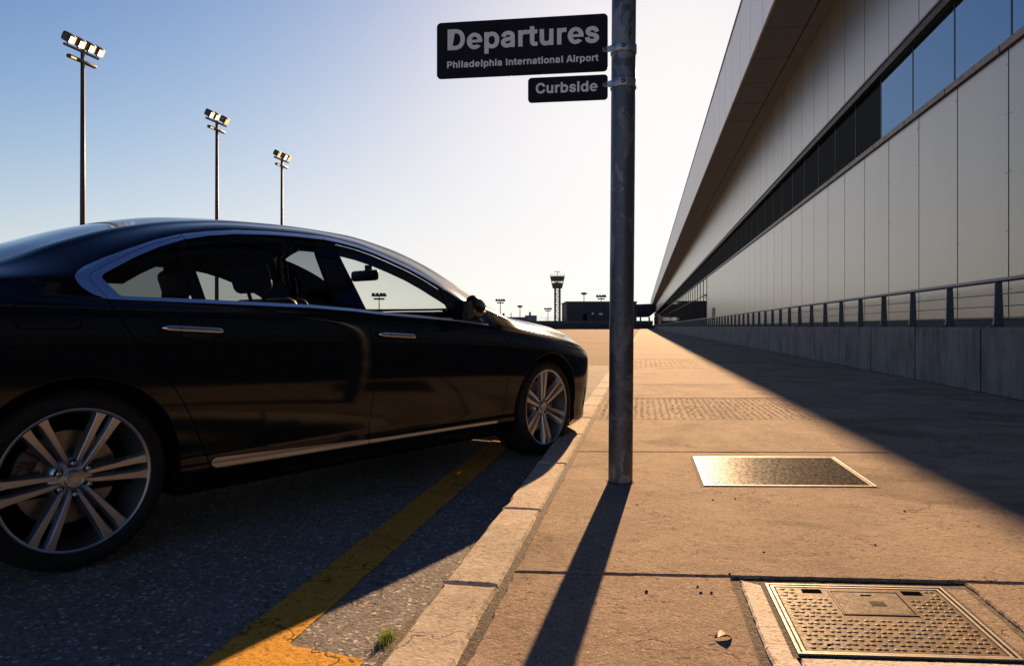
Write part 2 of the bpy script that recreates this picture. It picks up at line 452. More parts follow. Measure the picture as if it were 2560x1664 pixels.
def slab(b, pts, z0, z1, m=0, step=.03, j=.0015, bev=.006, seed=1):
    o = outline(pts, step, j, seed); n = len(o)
    cx = sum(p[0] for p in o) / n; cy = sum(p[1] for p in o) / n
    ins = []
    for i in range(n):
        a, c = o[i - 1], o[(i + 1) % n]
        tx, ty = c[0] - a[0], c[1] - a[1]; L = math.hypot(tx, ty) or 1
        ins.append((o[i][0] - ty / L * bev, o[i][1] + tx / L * bev))
    vs = [(p[0], p[1], z0) for p in o] + [(p[0], p[1], z1 - bev) for p in o] + [(p[0], p[1], z1) for p in ins]
    fs = []
    for i in range(n):
        k = (i + 1) % n
        fs.append((i, k, n + k, n + i)); fs.append((n + i, n + k, 2 * n + k, 2 * n + i))
    for t in tessellate_polygon([[Vector((p[0], p[1], 0)) for p in ins]]):
        a, bb, c = (ins[i] for i in t)
        ccw = (bb[0] - a[0]) * (c[1] - a[1]) - (bb[1] - a[1]) * (c[0] - a[0]) > 0
        t = tuple(t) if ccw else tuple(t)[::-1]
        fs.append(tuple(i + 2 * n for i in t))
    b.add(vs, fs, m)

KH = .10
KX0, KX1 = -.585, -.412
kb = MB()
kj = [-2.6, -1.7, -.75, .2, 1.12, 2.02, 2.90, 3.90, 4.98, 5.90, 6.83]
while kj[-1] < 60: kj.append(kj[-1] + .95)
for i in range(len(kj) - 1):
    g = .003 if i != 5 else .006
    slab(kb, [(KX0, kj[i] + g), (KX1, kj[i] + g), (KX1, kj[i + 1] - g), (KX0, kj[i + 1] - g)], -.05, KH + random.uniform(-.0015, .0015), 0,
         .03 if i < 14 else .3, .0022 if i < 14 else .001, .012, i)
kb.box(KX0, KX1, kj[-1], 300, -.05, KH, 0)
tag(kb.build('kerb', M['kerb']), kind='structure')
bb = MB(); bb.box(-.43, 3.85, -3, 300, -.05, KH - .009, 0)
tag(bb.build('sidewalk_bed', M['joint']), kind='structure')

rows = [(-3, -2.5), (2.146, 2.65), (4.28, 4.98), (5.78, 6.57), (7.51, 8.30), (9.33, 10.12), (13.03, 13.82), (16.5, 17.29)]
y = 16.5
while y < 295: y += 3.4; rows.append((y, y + .79))
def yrow(k, x): return rows[k][0] + (rows[k][1] - rows[k][0]) * (x + .385) / 4.235
sb = MB()
XA, XB = -.392, 3.84
for k in range(len(rows) - 1):
    g = .007 if k < 6 else .01
    def quad(xa, xb, ya=0, yb=0): return [(xa, yrow(k, xa) + g + ya), (xb, yrow(k, xb) + g + ya), (xb, yrow(k + 1, xb) - g - yb), (xa, yrow(k + 1, xa) - g - yb)]
    st, jj = (.025, .0016) if k < 5 else (.4, .001)
    if k == 0:
        slab(sb, quad(XA, .262), KH - .03, KH, 0, st, jj, .005, 50)
        slab(sb, quad(.936, XB), KH - .03, KH, 0, st, jj, .005, 51)
        slab(sb, [(.262, -2.9), (.936, -2.9), (.936, 1.60), (.262, 1.52)], KH - .03, KH - .001, 0, st, jj, .005, 52)
    elif k in (3, 6):
        slab(sb, quad(XA, XB), KH - .03, KH - .002, 0, st, jj, .004, 60 + k)
    else:
        slab(sb, quad(XA, XB), KH - .03, KH, 0, st, jj, .005, 60 + k)
tag(sb.build('sidewalk', M['sidewalk']), kind='structure')
# concrete collar round the near cover
cb = MB()
slab(cb, [(.284, 1.55), (.352, 1.565), (.352, 2.16), (.284, 2.200)], KH - .03, KH + .001, 0, .02, .0014, .005, 70)
slab(cb, [(.352, 1.585), (.918, 1.655), (.918, 1.775), (.352, 1.712)], KH - .03, KH + .001, 0, .02, .002, .005, 71)
slab(cb, [(.852, 1.775), (.918, 1.785), (.918, 2.245), (.852, 2.238)], KH - .03, KH - .001, 1, .02, .002, .005, 72)
tag(cb.build('pavement_collar', [M['collar'], M['sidewalk']]), kind='structure')

# tactile paving: rows of raised flat dots
def tactile(k, px, py, r, seed, hh=.0021):
    rr = random.Random(seed); b = MB()
    x = XA + .05
    col = 0
    while x < XB - .03:
        yy = yrow(k, x) + .04 + (py / 2 if col % 2 else 0); ye = yrow(k + 1, x) - .04
        while yy < ye:
            cx, cy, h = x + rr.gauss(0, .007), yy + rr.gauss(0, .007), hh + rr.uniform(-.001, .0008)
            vs = []
            for (q, z) in ((1.0, KH - .004), (.72, KH - .002 + h)):
                vs += [(cx + r * q * math.cos(a), cy + r * 1.2 * q * math.sin(a), z) for a in [i * math.pi / 3 for i in range(6)]]
            fs = [(i, (i + 1) % 6, 6 + (i + 1) % 6, 6 + i) for i in range(6)] + [tuple(range(6, 12))]
            b.add(vs, fs)
            yy += py
        x += px; col += 1
    return tag(b.build('tactile_paving', M['sidewalk']), kind='structure')
tactile(3, .056, .070, .017, 3)
tactile(6, .10, .125, .034, 4, .0012)

# gutter dirt along the kerb and a thin sand line
gb = MB()
o = []
rr = random.Random(5)
yy = -2.5; L = []; gw = .02
while yy < 9:
    gw = .86 * gw + .14 * abs(rr.gauss(0, .05)); L.append((-.612 - gw - (.035 * math.sin((yy - 1.5) / .55 * math.pi) if 1.5 < yy < 2.05 else 0), yy)); yy += .02
gb.ext(L + [(-.58, 9), (-.58, -2.5)], -.001, .0022)
tag(gb.build('gutter_dirt', M['dirt']), kind='structure')

# yellow line with its end bar
yb_ = MB()
rr = random.Random(9)
le = []; re_ = []
yy = -2.5
while yy < 6.5:
    le.append((-1.107 + rr.gauss(0, .0025), yy)); re_.append((-.936 + rr.gauss(0, .0025), yy)); yy += .045
yb_.ext([p for p in re_] + le[::-1], -.002, .004)
bar = [(-.9362, 1.53), (-.71, 1.52)] + [(-.705 + rr.gauss(0, .006), 1.54 + i * .03) for i in range(6)] + [(-.71 - i * .034, 1.712 + i * .0058 + rr.gauss(0, .002)) for i in range(7)] + [(-.9362, 1.755)]
yb_.ext(bar, -.002, .0042)
tag(yb_.build('road_marking', M['yellow']), kind='structure')

# ---------------------------------------------------------------- covers in the sidewalk
def para(x0, x1, y0, sl, w):
    """corners of a cover whose cross edges follow the joint slope"""
    return lambda s, t: (x0 + (x1 - x0) * s, y0 + w * t + sl * ((x1 - x0) * s))
def ringbox(b, f, a, c, z0, z1, m):
    """frame between inset a and inset c (fractions of the unit square)"""
    P = [f(a, a), f(1 - a, a), f(1 - a, 1 - a), f(a, 1 - a)]; Q = [f(c, c), f(1 - c, c), f(1 - c, 1 - c), f(c, 1 - c)]
    b.ext(P, z0, z1, m, holes=[Q[::-1]])
# near cover
f = para(.352, .846, 1.716, .122, .452)
root = empty('utility_cover', (.6, 1.98, KH)); tag(root, 'large worn iron cover with raised ovals, two slots and a small inset hatch', 'manhole cover', 'iron covers in the sidewalk')
inv = Matrix.Translation((-.6, -1.98, -KH))
def cbuild(b, name, mats, par=root):
    b.v = [tuple(inv @ Vector(p)) for p in b.v]; return b.build(name, mats, par)
b = MB(); ringbox(b, f, .0, .014, KH - .01, KH + .006, 0); ringbox(b, f, .026, .040, KH - .01, KH + .0042, 0); cbuild(b, 'frame', [M['iron_frame']])
b = MB(); ringbox(b, f, -.028, .06, KH - .02, KH + .0015, 0); cbuild(b, 'joint_ring', [M['joint']])
plate = MB()
slots = [(.19, .30, .855, .93), (.745, .855, .855, .93)]
hat = (.345, .715, .54, .89)
P = lambda s0, s1, t0, t1: [f(s0, t0), f(s1, t0), f(s1, t1), f(s0, t1)]
plate.ext(P(.05, .95, .05, .95), KH - .01, KH + .003, 0, holes=[P(*s)[::-1] for s in slots] + [P(*hat)[::-1]])
cols, rws = 21, 17
for i in range(cols):
    for k in range(rws):
        s_, t_ = .085 + .83 * i / (cols - 1), .085 + .83 * k / (rws - 1)
        if (i + k) % 2: s_ += .012
        if any(a - .03 < s_ < b_ + .03 and c - .05 < t_ < d + .04 for a, b_, c, d in slots + [hat]): continue
        cx, cy = f(s_, t_); an = .5 if (i + k) % 2 else -.2
        vs = []
        for (q, z) in ((1, KH + .002), (.8, KH + .0040), (.45, KH + .0046)):
            for a in range(8):
                px, py = .0082 * q * math.cos(a * math.pi / 4), .0068 * q * math.sin(a * math.pi / 4)
                vs.append((cx + px * math.cos(an) - py * math.sin(an), cy + px * math.sin(an) + py * math.cos(an), z))
        fs = [(r_ * 8 + j, r_ * 8 + (j + 1) % 8, r_ * 8 + 8 + (j + 1) % 8, r_ * 8 + 8 + j) for r_ in range(2) for j in range(8)] + [tuple(range(16, 24))]
        plate.add(vs, fs, 0, True)
cbuild(plate, 'plate', [M['iron']])
for s in slots:
    b = MB(); b.ext(P(s[0] - .012, s[1] + .012, s[2] - .02, s[3] + .02), KH - .012, KH - .006, 0)
    cbuild(b, 'slot', [M['hole']])
b = MB(); b.ext(P(.352, .708, .55, .88), KH - .01, KH + .004, 0)
for k in range(26):
    for i in range(30):
        cx, cy = f(.362 + .336 * i / 29, .562 + .306 * k / 25)
        if .51 < .362 + .336 * i / 29 < .61 and .66 < .562 + .306 * k / 25 < .75: continue
        q = .0016; b.add([(cx - q, cy - q, KH + .004), (cx + q, cy - q, KH + .004), (cx + q, cy + q, KH + .004), (cx - q, cy + q, KH + .004), (cx, cy, KH + .0046)], [(0, 1, 4), (1, 2, 4), (2, 3, 4), (3, 0, 4)])
hatch = cbuild(b, 'hatch', [M['iron']])
for k in range(4):
    b = MB(); b.ext(P(.52, .60, .67 + k * .020, .678 + k * .020), KH + .004, KH + .0056, 0)
    cbuild(b, 'hatch_rib', [M['iron']], hatch)
b = MB(); b.ext(P(.50, .56, .825, .842), KH + .003, KH + .0048, 0); cbuild(b, 'hatch_slot', [M['hole']], hatch)
b = MB(); ringbox(b, lambda s, t: f(.335 + .39 * s, .53 + .37 * t), 0, .03, KH, KH + .0052, 0)
cbuild(b, 'hatch_frame', [M['iron']])

# far cover
f = para(.287, 1.087, 3.458, .160, .762)
root2 = empty('utility_cover', (.69, 3.9, KH)); tag(root2, 'dark finely treaded steel cover shining in the sun beside the sign post', 'manhole cover', 'iron covers in the sidewalk')
inv = Matrix.Translation((-.69, -3.9, -KH))
b = MB(); ringbox(b, f, .0, .014, KH - .01, KH + .005, 0); ringbox(b, f, .020, .028, KH - .01, KH + .003, 0); cbuild(b, 'frame', [M['iron_frame']], root2)
b = MB(); ringbox(b, f, -.022, .035, KH - .02, KH + .001, 0); cbuild(b, 'joint_ring', [M['joint']], root2)
b = MB(); b.ext([f(.03, .03), f(.97, .03), f(.97, .97), f(.03, .97)], KH - .01, KH + .002, 0)
for i in range(62):
    for k in range(44):
        s_, t_ = .04 + .92 * i / 61, .045 + .91 * k / 43
        cx, cy = f(s_, t_); an = .785 if (i + k) % 2 else -.785
        ca, sa = math.cos(an), math.sin(an); a_, c_ = .0058, .0017
        q = [(-a_, -c_), (a_, -c_), (a_, c_), (-a_, c_)]
        vs = [(cx + x * ca - y_ * sa, cy + x * sa + y_ * ca, KH + .002) for x, y_ in q] + [(cx - a_ * .6 * ca, cy - a_ * .6 * sa, KH + .0042), (cx + a_ * .6 * ca, cy + a_ * .6 * sa, KH + .0042)]
        b.add(vs, [(0, 1, 5, 4), (2, 3, 4, 5), (1, 2, 5), (3, 0, 4)], 0, True)
cbuild(b, 'plate', [M['iron_far']], root2)

# ---------------------------------------------------------------- leaf, pebbles, grass
b = MB()
lf = [(-.5, 0), (-.3, .2), (0, .3), (.3, .22), (.55, 0), (.3, -.24), (0, -.3), (-.3, -.2)]
vs = [(x * .045, y_ * .045, .006 + .011 * abs(y_) + .006 * math.cos(x * 5)) for x, y_ in lf] + [(x * .02, 0, .004) for x in (-.6, .6)]
n = len(lf)
b.add(vs, [(0, 1, 2, 8), (2, 3, 4, 9), (2, 9, 8), (4, 5, 6, 9), (6, 7, 0, 8), (6, 8, 9)], 0, True)
b.tube([(-.022, 0, .008), (-.036, .004, .011)], .0009, 5)
p = at(1807, 1595, FPX * (.857 - KH) / (1595 - 816))
lo = b.build('fallen_leaf', M['leaf'], None, (p.x, p.y, KH)); lo.rotation_euler = (0, 0, .4)
sol = lo.modifiers.new('thick', 'SOLIDIFY'); sol.thickness = .0008
tag(lo, 'small curled reddish brown dry leaf lying on the sunlit sidewalk', 'leaf')
rr = random.Random(12)
for (u, v, s) in [(1616, 1479, .006), (1752, 1481, .005), (1778, 1481, .005), (1744, 1466, .004), (1824, 1435, .005), (1782, 1250, .005), (1838, 1247, .004), (2188, 1362, .005), (2262, 1278, .005), (2072, 1614, .006), (1593, 1262, .004), (1910, 1380, .004)]:
    p = at(u, v, FPX * (.857 - KH) / (v - 816))
    bm = bmesh.new(); bmesh.ops.create_icosphere(bm, subdivisions=1, radius=s)
    for vv in bm.verts: vv.co *= rr.uniform(.7, 1.15); vv.co.z *= .7
    b = MB(); b.addbm(bm)
    tag(b.build('pebble', M['pebble'], None, (p.x, p.y, KH + s * .4)), 'tiny dark pebble lying loose on the sunlit sidewalk slabs', 'pebble', 'pebbles on the sidewalk')
b = MB()
for i in range(130):
    cx, cy = rr.gauss(0, .012), rr.gauss(0, .026)
    h = rr.uniform(.008, .027); a = rr.uniform(0, 6.28); l = rr.uniform(.2, .9) * h
    w = rr.uniform(.0010, .0019); dx, dy = math.cos(a), math.sin(a)
    p0 = Vector((cx, cy, 0)); p1 = p0 + Vector((dx * l * .35, dy * l * .35, h * .65)); p2 = p0 + Vector((dx * l, dy * l, h))
    sx = Vector((-dy, dx, 0)) * w
    b.add([p0 - sx, p0 + sx, p1 + sx * .7, p1 - sx * .7, p2], [(0, 1, 2, 3), (3, 2, 4)], 0, True)
tag(b.build('grass_tuft', M['grass'], None, (-.69, 1.83, .002)), 'small tuft of green grass growing in the gutter against the kerb', 'grass tuft')

# ---------------------------------------------------------------- sign post with its two signs
PX, PY, PR = -.108, 3.489, .0588
b = MB()
LEAN = math.tan(R(.42))
prof = [(PR, KH - .02), (PR, KH + 1.0), (PR, KH + 2.0), (PR, 3.5), (PR * .9, 3.512), (.0, 3.514)]
b.lathe([(r, z - KH) for r, z in prof], 48, 0, 'Z')
b.v = [(x + z * LEAN, y_, z) for x, y_, z in b.v]
pole = empty('sign_post', (PX, PY, KH)); tag(pole, 'tall round weathered grey steel post carrying the departures and curbside signs', 'post')
b.build('pole', M['steel_galv'], pole)
b = MB()
o = outline([(.068 * math.cos(a), .066 * math.sin(a)) for a in [i * math.pi / 8 for i in range(16)]], .02, .003, 3)
b.ext(o, -.001, .0025)
b.build('base_sealant', M['joint'], pole)

SYAW = R(2.9)
GLYPHS={'A':(500,[[(-17,-26),(115,-26),(150,85),(335,85),(370,-26),(497,-26),(315,534),(165,534)],[(180,185),(305,185),(243,395)]]),'C':(530,[[(226,-29),(284,-33),(331,-25),(371,-11),(411,12),(441,37),(471,78),(493,131),(503,177),(501,184),(491,187),(391,185),(368,131),(351,109),(331,95),(298,82),(271,79),(244,81),(213,91),(184,108),(164,131),(148,157),(137,191),(130,231),(130,271),(135,311),(142,337),(163,377),(189,404),(218,420),(238,427),(258,429),(298,427),(331,414),(360,391),(379,357),(387,331),(391,325),(398,323),(498,324),(502,331),(499,351),(491,384),(478,417),(464,441),(444,467),(424,486),(398,506),(358,526),(318,537),(291,541),(244,541),(211,535),(178,526),(138,506),(98,475),(75,451),(49,411),(34,377),(23,337),(17,304),(14,277),(14,231),(23,171),(43,111),(76,57),(111,21),(138,2),(164,-12),(198,-24)]]),'D':(522,[[(34,-26),(237,-26),(297,-17),(351,2),(396,31),(411,44),(434,71),(461,117),(479,171),(487,231),(487,284),(478,344),(459,397),(440,431),(411,467),(371,498),(337,514),(304,525),(251,534),(34,534)],[(177,83),(171,87),(169,97),(220,417),(224,423),(231,425),(271,420),(304,407),(326,391),(344,370),(358,344),(367,317),(372,284),(372,224),(366,191),(354,157),(331,123),(311,108),(291,97),(271,90),(231,83)]]),'I':(228,[[(55,-26),(173,-26),(173,534),(55,534)]]),'P':(465,[[(34,-26),(149,-26),(149,156),(236,157),(244,161),(284,164),(324,175),(364,197),(398,231),(418,264),(427,291),(434,324),(434,364),(427,404),(418,431),(403,457),(384,481),(364,498),(337,514),(311,524),(284,531),(257,534),(34,534)],[(157,268),(152,271),(149,277),(151,419),(156,424),(164,425),(251,425),(277,419),(292,411),(304,399),(312,384),(318,357),(318,337),(314,317),(300,291),(277,276),(257,270),(224,267)]]),'a':(409,[[(125,-31),(154,-35),(194,-32),(241,-17),(261,-26),(348,-26),(356,-25),(361,-19),(362,269),(357,302),(348,328),(335,349),(308,377),(268,398),(214,410),(174,410),(134,403),(114,397),(88,384),(68,371),(45,349),(35,335),(12,289),(9,282),(11,275),(28,268),(101,246),(114,246),(126,269),(141,287),(154,296),(174,303),(194,305),(221,301),(240,289),(247,275),(248,262),(241,254),(121,237),(68,217),(48,204),(32,189),(12,155),(5,129),(5,95),(13,55),(27,29),(51,2),(70,-11),(101,-26)],[(148,74),(130,82),(119,95),(120,115),(128,126),(154,137),(248,152),(268,156),(268,149),(251,129),(238,102),(226,89),(208,78),(188,73)]]),'b':(444,[[(194,-31),(243,-34),(290,-24),(329,-4),(366,29),(392,69),(405,102),(411,129),(415,169),(412,242),(399,289),(384,322),(358,356),(323,385),(283,403),(243,410),(217,410),(190,406),(150,390),(143,390),(140,396),(140,416),(140,522),(137,532),(130,534),(37,534),(28,529),(27,-18),(30,-23),(37,-26),(123,-26),(137,-22),(143,-13),(150,-13),(177,-26)],[(203,74),(183,82),(170,93),(157,110),(150,124),(140,162),(141,222),(154,262),(170,285),(185,296),(197,300),(217,304),(234,302),(250,298),(266,289),(278,276),(290,256),(298,229),(302,202),(299,156),(287,116),(279,102),(263,86),(237,74)]]),'d':(444,[[(162,-31),(185,-34),(218,-33),(251,-25),(278,-13),(291,-24),(298,-26),(385,-26),(391,-24),(396,-18),(397,522),(391,533),(385,534),(291,534),(285,529),(283,522),(283,489),(283,402),(283,396),(278,391),(238,406),(211,410),(185,410),(145,404),(111,390),(78,367),(55,342),(31,302),(17,262),(8,209),(9,162),(16,116),(36,62),(65,22),(98,-6),(138,-26)],[(185,75),(157,89),(145,104),(134,122),(124,162),(122,189),(124,216),(134,256),(152,282),(178,300),(198,304),(219,302),(238,296),(251,288),(265,273),(274,256),(279,242),(286,202),(283,156),(274,122),(263,102),(251,89),(238,80),(218,74)]]),'e':(424,[[(406,148),(409,188),(406,228),(396,267),(380,303),(358,335),(332,363),(301,385),(268,400),(232,408),(196,410),(160,404),(125,390),(94,371),(66,345),(43,314),(25,279),(13,241),(7,201),(8,161),(16,122),(30,85),(50,51),(75,22),(104,-2),(137,-20),(172,-30),(208,-34),(244,-30),(280,-19),(312,-2),(341,22),(366,51),(261,98),(252,88),(242,80),(231,75),(220,71),(209,70),(198,71),(186,74),(176,79),(165,87),(156,96),(148,107),(140,119),(135,133),(130,148)],[(287,222),(282,242),(274,260),(263,276),(251,289),(238,298),(223,304),(208,306),(193,304),(178,298),(165,289),(153,276),(142,260),(134,242),(129,222)]]),'h':(430,[[(29,-23),(37,-26),(130,-26),(138,-23),(140,-16),(140,231),(143,264),(170,292),(190,301),(210,303),(230,301),(248,291),(260,277),(268,257),(271,224),(271,-16),(274,-23),(283,-26),(377,-25),(382,-16),(382,224),(381,271),(373,311),(365,331),(353,351),(330,376),(310,390),(290,399),(243,409),(190,406),(143,390),(140,397),(140,524),(138,531),(130,534),(37,534),(30,532),(27,524),(27,-16)]]),'i':(187,[[(29,-23),(39,-26),(125,-26),(137,-23),(140,-16),(139,399),(132,405),(79,406),(39,405),(32,404),(27,397),(27,-16)],[(76,417),(85,416),(105,420),(125,431),(145,454),(152,477),(149,504),(139,522),(119,540),(99,548),(72,548),(45,538),(25,517),(16,491),(18,464),(29,444),(52,425)]]),'l':(228,[[(55,-26),(173,-26),(173,534),(55,534)]]),'n':(430,[[(29,-23),(37,-26),(130,-26),(138,-23),(140,-16),(141,244),(145,264),(154,277),(168,291),(183,298),(210,303),(237,298),(255,284),(266,264),(271,224),(271,-16),(274,-23),(283,-26),(370,-26),(379,-23),(382,-16),(382,97),(382,264),(378,291),(365,331),(347,357),(330,376),(310,390),(290,399),(250,409),(210,409),(190,406),(143,389),(130,405),(37,405),(30,402),(27,391),(27,-16)]]),'o':(435,[[(170,-31),(218,-34),(251,-29),(285,-20),(318,-1),(347,22),(373,56),(392,96),(403,136),(406,162),(406,209),(401,249),(388,289),(372,322),(345,356),(318,378),(278,398),(245,407),(198,410),(158,405),(118,390),(91,374),(64,349),(36,309),(22,276),(11,229),(8,169),(15,122),(23,96),(43,56),(68,22),(101,-4),(131,-20)],[(185,75),(158,89),(145,104),(134,122),(124,162),(122,189),(124,216),(130,242),(138,261),(158,287),(171,296),(185,301),(205,304),(225,302),(238,298),(254,289),(268,276),(280,256),(292,209),(292,162),(281,122),(271,105),(257,89),(245,81),(225,74),(205,72)]]),'p':(444,[[(29,-165),(37,-169),(130,-169),(138,-165),(140,-159),(140,-25),(143,-14),(150,-14),(183,-29),(210,-33),(250,-33),(283,-26),(310,-16),(337,1),(357,18),(379,48),(397,81),(411,128),(415,161),(415,215),(411,248),(399,288),(384,321),(363,350),(343,371),(317,388),(283,403),(257,409),(230,411),(198,408),(177,403),(143,389),(135,401),(130,404),(37,405),(29,401),(27,395),(27,-159)],[(203,75),(185,81),(170,92),(150,123),(140,161),(141,221),(153,261),(161,275),(177,291),(203,302),(237,302),(257,295),(266,288),(279,275),(290,255),(299,228),(302,201),(299,155),(292,128),(286,115),(266,88),(237,74)]]),'r':(279,[[(29,-23),(37,-26),(130,-26),(138,-23),(140,-16),(140,237),(142,257),(157,280),(170,291),(183,296),(210,300),(257,293),(263,294),(267,297),(269,397),(267,404),(257,409),(217,411),(190,409),(143,395),(131,404),(123,405),(37,405),(30,402),(27,397),(27,-16)]]),'s':(385,[[(142,-31),(174,-34),(221,-32),(247,-26),(281,-13),(312,9),(336,36),(350,62),(356,89),(357,116),(350,149),(336,176),(314,199),(294,213),(267,225),(161,253),(147,259),(137,269),(136,282),(147,296),(167,305),(181,306),(207,305),(221,299),(236,282),(249,256),(254,250),(261,249),(347,268),(354,275),(349,296),(337,329),(321,354),(306,369),(287,384),(266,396),(241,404),(214,408),(174,410),(141,406),(114,398),(87,385),(64,369),(46,349),(33,329),(24,302),(22,262),(26,236),(39,209),(62,182),(81,169),(114,153),(221,125),(234,118),(240,109),(239,96),(227,82),(201,73),(174,72),(154,75),(134,86),(126,96),(114,129),(107,134),(14,117),(7,110),(11,82),(20,56),(34,31),(47,15),(74,-6),(95,-18),(121,-27)]]),'t':(247,[[(135,-27),(157,-30),(204,-27),(237,-17),(241,-7),(224,73),(220,80),(211,82),(184,77),(164,77),(157,80),(153,87),(153,293),(157,300),(164,301),(217,301),(228,307),(229,393),(224,404),(217,405),(157,407),(152,420),(152,480),(150,490),(144,496),(44,495),(38,487),(37,412),(30,406),(-9,405),(-16,403),(-19,393),(-18,307),(-9,301),(30,301),(38,293),(38,93),(43,60),(49,40),(64,15),(84,-5),(104,-17)]]),'u':(430,[[(147,-28),(170,-31),(203,-30),(237,-22),(263,-11),(270,-14),(277,-25),(283,-27),(370,-27),(380,-21),(380,399),(370,404),(283,404),(273,399),(271,159),(266,119),(253,99),(230,82),(210,77),(197,76),(183,78),(166,85),(152,99),(145,112),(140,139),(139,399),(130,404),(37,404),(30,401),(27,392),(27,125),(34,79),(50,40),(77,7),(110,-16)]])}
def lettering(text, size_cap, width, x0, ybase):
    """polygons of a text line: cap height size_cap, total width, in the plane (x right, y up)"""
    k = size_cap / .56; pen = 0; out = []
    for ch in text:
        if ch == ' ': pen += .20; continue
        adv, loops = GLYPHS[ch]
        out.append((pen, loops)); pen += adv / 1000 + .012
    xmin = min(p + x / 1000 for p, ls in out for l in ls for x, y in l); xmax = max(p + x / 1000 for p, ls in out for l in ls for x, y in l)
    sx = width / (xmax - xmin)
    return [[[(x0 + (p + x / 1000 - xmin) * sx, ybase + (y / 1000 + .026) * k) for x, y in l] for l in ls] for p, ls in out]

def rrect(w, h, r, n=6):
    pts = []
    for cx, cy, a0 in ((w - r, r, -90), (w - r, h - r, 0), (r, h - r, 90), (r, r, 180)):
        for i in range(n + 1):
            a = R(a0 + 90 * i / n); pts.append((cx + r * math.cos(a), cy + r * math.sin(a)))
    return pts

# sign plane: x along the board (left to right), y up; board's right edge sits just left of the post
SR = Vector((-.167, 3.452, 0))
def sign(name, label, w, z0, z1, r, lines, clampz):
    h = z1 - z0
    ux = Vector((math.cos(SYAW), math.sin(SYAW), 0)); org = SR - ux * w + Vector((0, 0, z0))
    root = empty(name, org, SYAW); tag(root, label, 'sign', 'signs on the post')
    fm = Matrix(((1, 0, 0, 0), (0, 0, -1, 0), (0, 1, 0, 0), (0, 0, 0, 1)))      # XY -> XZ, extrusion towards -Y (viewer)
    b = MB(); b.ext(rrect(w, h, r), -.0045, .0, 0, fm); b.build('panel', M['sign'], root)
    for (txt, cap, tw, x0, yb) in lines:
        b = MB()
        for loops in lettering(txt, cap, tw, x0, yb):
            outs = []; hs = []
            def area(l): return sum(l[i][0] * l[(i + 1) % len(l)][1] - l[(i + 1) % len(l)][0] * l[i][1] for i in range(len(l))) / 2
            big = max(loops, key=lambda l: abs(area(l)))
            def inside(p, l):
                c = False
                for i in range(len(l)):
                    (x1, y1), (x2, y2) = l[i - 1], l[i]
                    if (y1 > p[1]) != (y2 > p[1]) and p[0] < (x2 - x1) * (p[1] - y1) / (y2 - y1) + x1: c = not c
                return c
            for l in loops:
                if l is big: continue
                (hs if inside(l[0], big) else outs).append(l)
            b.ext(big, .0003, .0018, 0, fm, holes=hs)
            for l in outs: b.ext(l, .0003, .0018, 0, fm)
        b.build('lettering', M['letter'], root)
    # clamp: band round the post, ear onto the board, bolts
    pc = root.matrix_basis.inverted() @ Vector((PX + (clampz - KH) * LEAN, PY, clampz))
    b = MB()
    rb, hb = PR + .005, .021
    prof = [(PR + .001, -hb), (rb - .001, -hb), (rb, -hb + .002), (rb, hb - .002), (rb - .001, hb), (PR + .001, hb)]
    b.lathe(prof, 56, 0, 'Z', pc)
    # ear: from the band's left front to the board face
    px = pc.x; ey = pc.y
    xs = w - .016
    ear = [(xs - .008, -.013), (xs + .006, -.017), (px - PR * .86, -.019), (px - PR * .86, .017), (xs + .006, .006), (xs - .008, .003)]
    b2 = []
    em = Matrix(((1, 0, 0, 0), (0, 0, -1, 0), (0, 1, 0, pc.z), (0, 0, 0, 1)))
    b.ext(ear, .0005, .005, 0, em)
    b.bevbox(px - PR * .95, px - PR * .7, -.008, ey - .01, pc.z - .018, pc.z + .018, .003, 1, 0)
    cl = b.build('clamp', M['clamp'], root)
    for (bx, by, bz, rr_) in ((xs + .003, -.005, pc.z - .004, .0075), (px - .002, ey - rb, pc.z + .0, .0085)):
        b = MB(); b.lathe([(rr_ * 1.3, by + .0005), (rr_ * 1.3, by - .0015), (rr_, by - .0017), (rr_ * .92, by - .005), (rr_ * .55, by - .0065), (0.0001, by - .0065)], 14, 0, 'Y', (bx, 0, bz))
        b.build('bolt', M['bolt'], cl)
    return root
sign('departures_sign', 'large black sign reading Departures Philadelphia International Airport, on the grey post', .85, 2.096, 2.377, .022,
     [('Departures', .104, .752, .0555, .281 - .140), ('Philadelphia International Airport', .0335, .752, .053, .281 - .229)], 2.206)
sign('curbside_sign', 'small black sign reading Curbside, hung under the Departures sign', .39, 1.958, 2.081, .018,
     [('Curbside', .051, .302, .0385, .123 - .0795)], 2.036)

# ---------------------------------------------------------------- terminal building
WX, OX = 4.63, 3.15                        # wall plane, outer edge of the roof overhang
Z1, Z2, ZS, ZF = 4.437, 5.87, 8.82, 11.35   # wall top, window head, soffit, fascia top
Y0, Y1 = -7.41, 300
bld = empty('terminal_building', (WX, 0, 0)); tag(bld, 'long beige metal clad terminal with a ribbon window and deep roof overhang', 'building')
bi = Matrix.Translation((-WX, 0, 0))
def bb_(b, name, mats):
    b.v = [(x - WX, y_, z) for x, y_, z in b.v]; return b.build(name, mats, bld)
def panels(b, ya, yb, dy, ph, mk, m=0, gap=.014):
    k = math.floor((ya - ph) / dy)
    while True:
        a = ph + k * dy; k += 1
        if a >= yb: break
        mk(b, max(a, ya) + gap, min(a + dy, yb) - gap, m)
b = MB()
def lower(b, a, c, m):
    if c > 53.6: return
    b.box(WX, WX + .03, a, c, .965, Z1 - .012, m)
panels(b, Y0, 53.59, 1.5, 10.09, lower)
for k in range(-3, 14):                       # fixing screws beside the nearest seams
    ys = 10.09 + 1.5 * k
    for z in (1.35, 2.1, 2.85, 3.6, 4.25):
        for d in (-.055, .055):
            b.box(WX - .003, WX, ys + d - .006, ys + d + .006, z - .006 + random.uniform(-.02, .02), z + .006, 1)
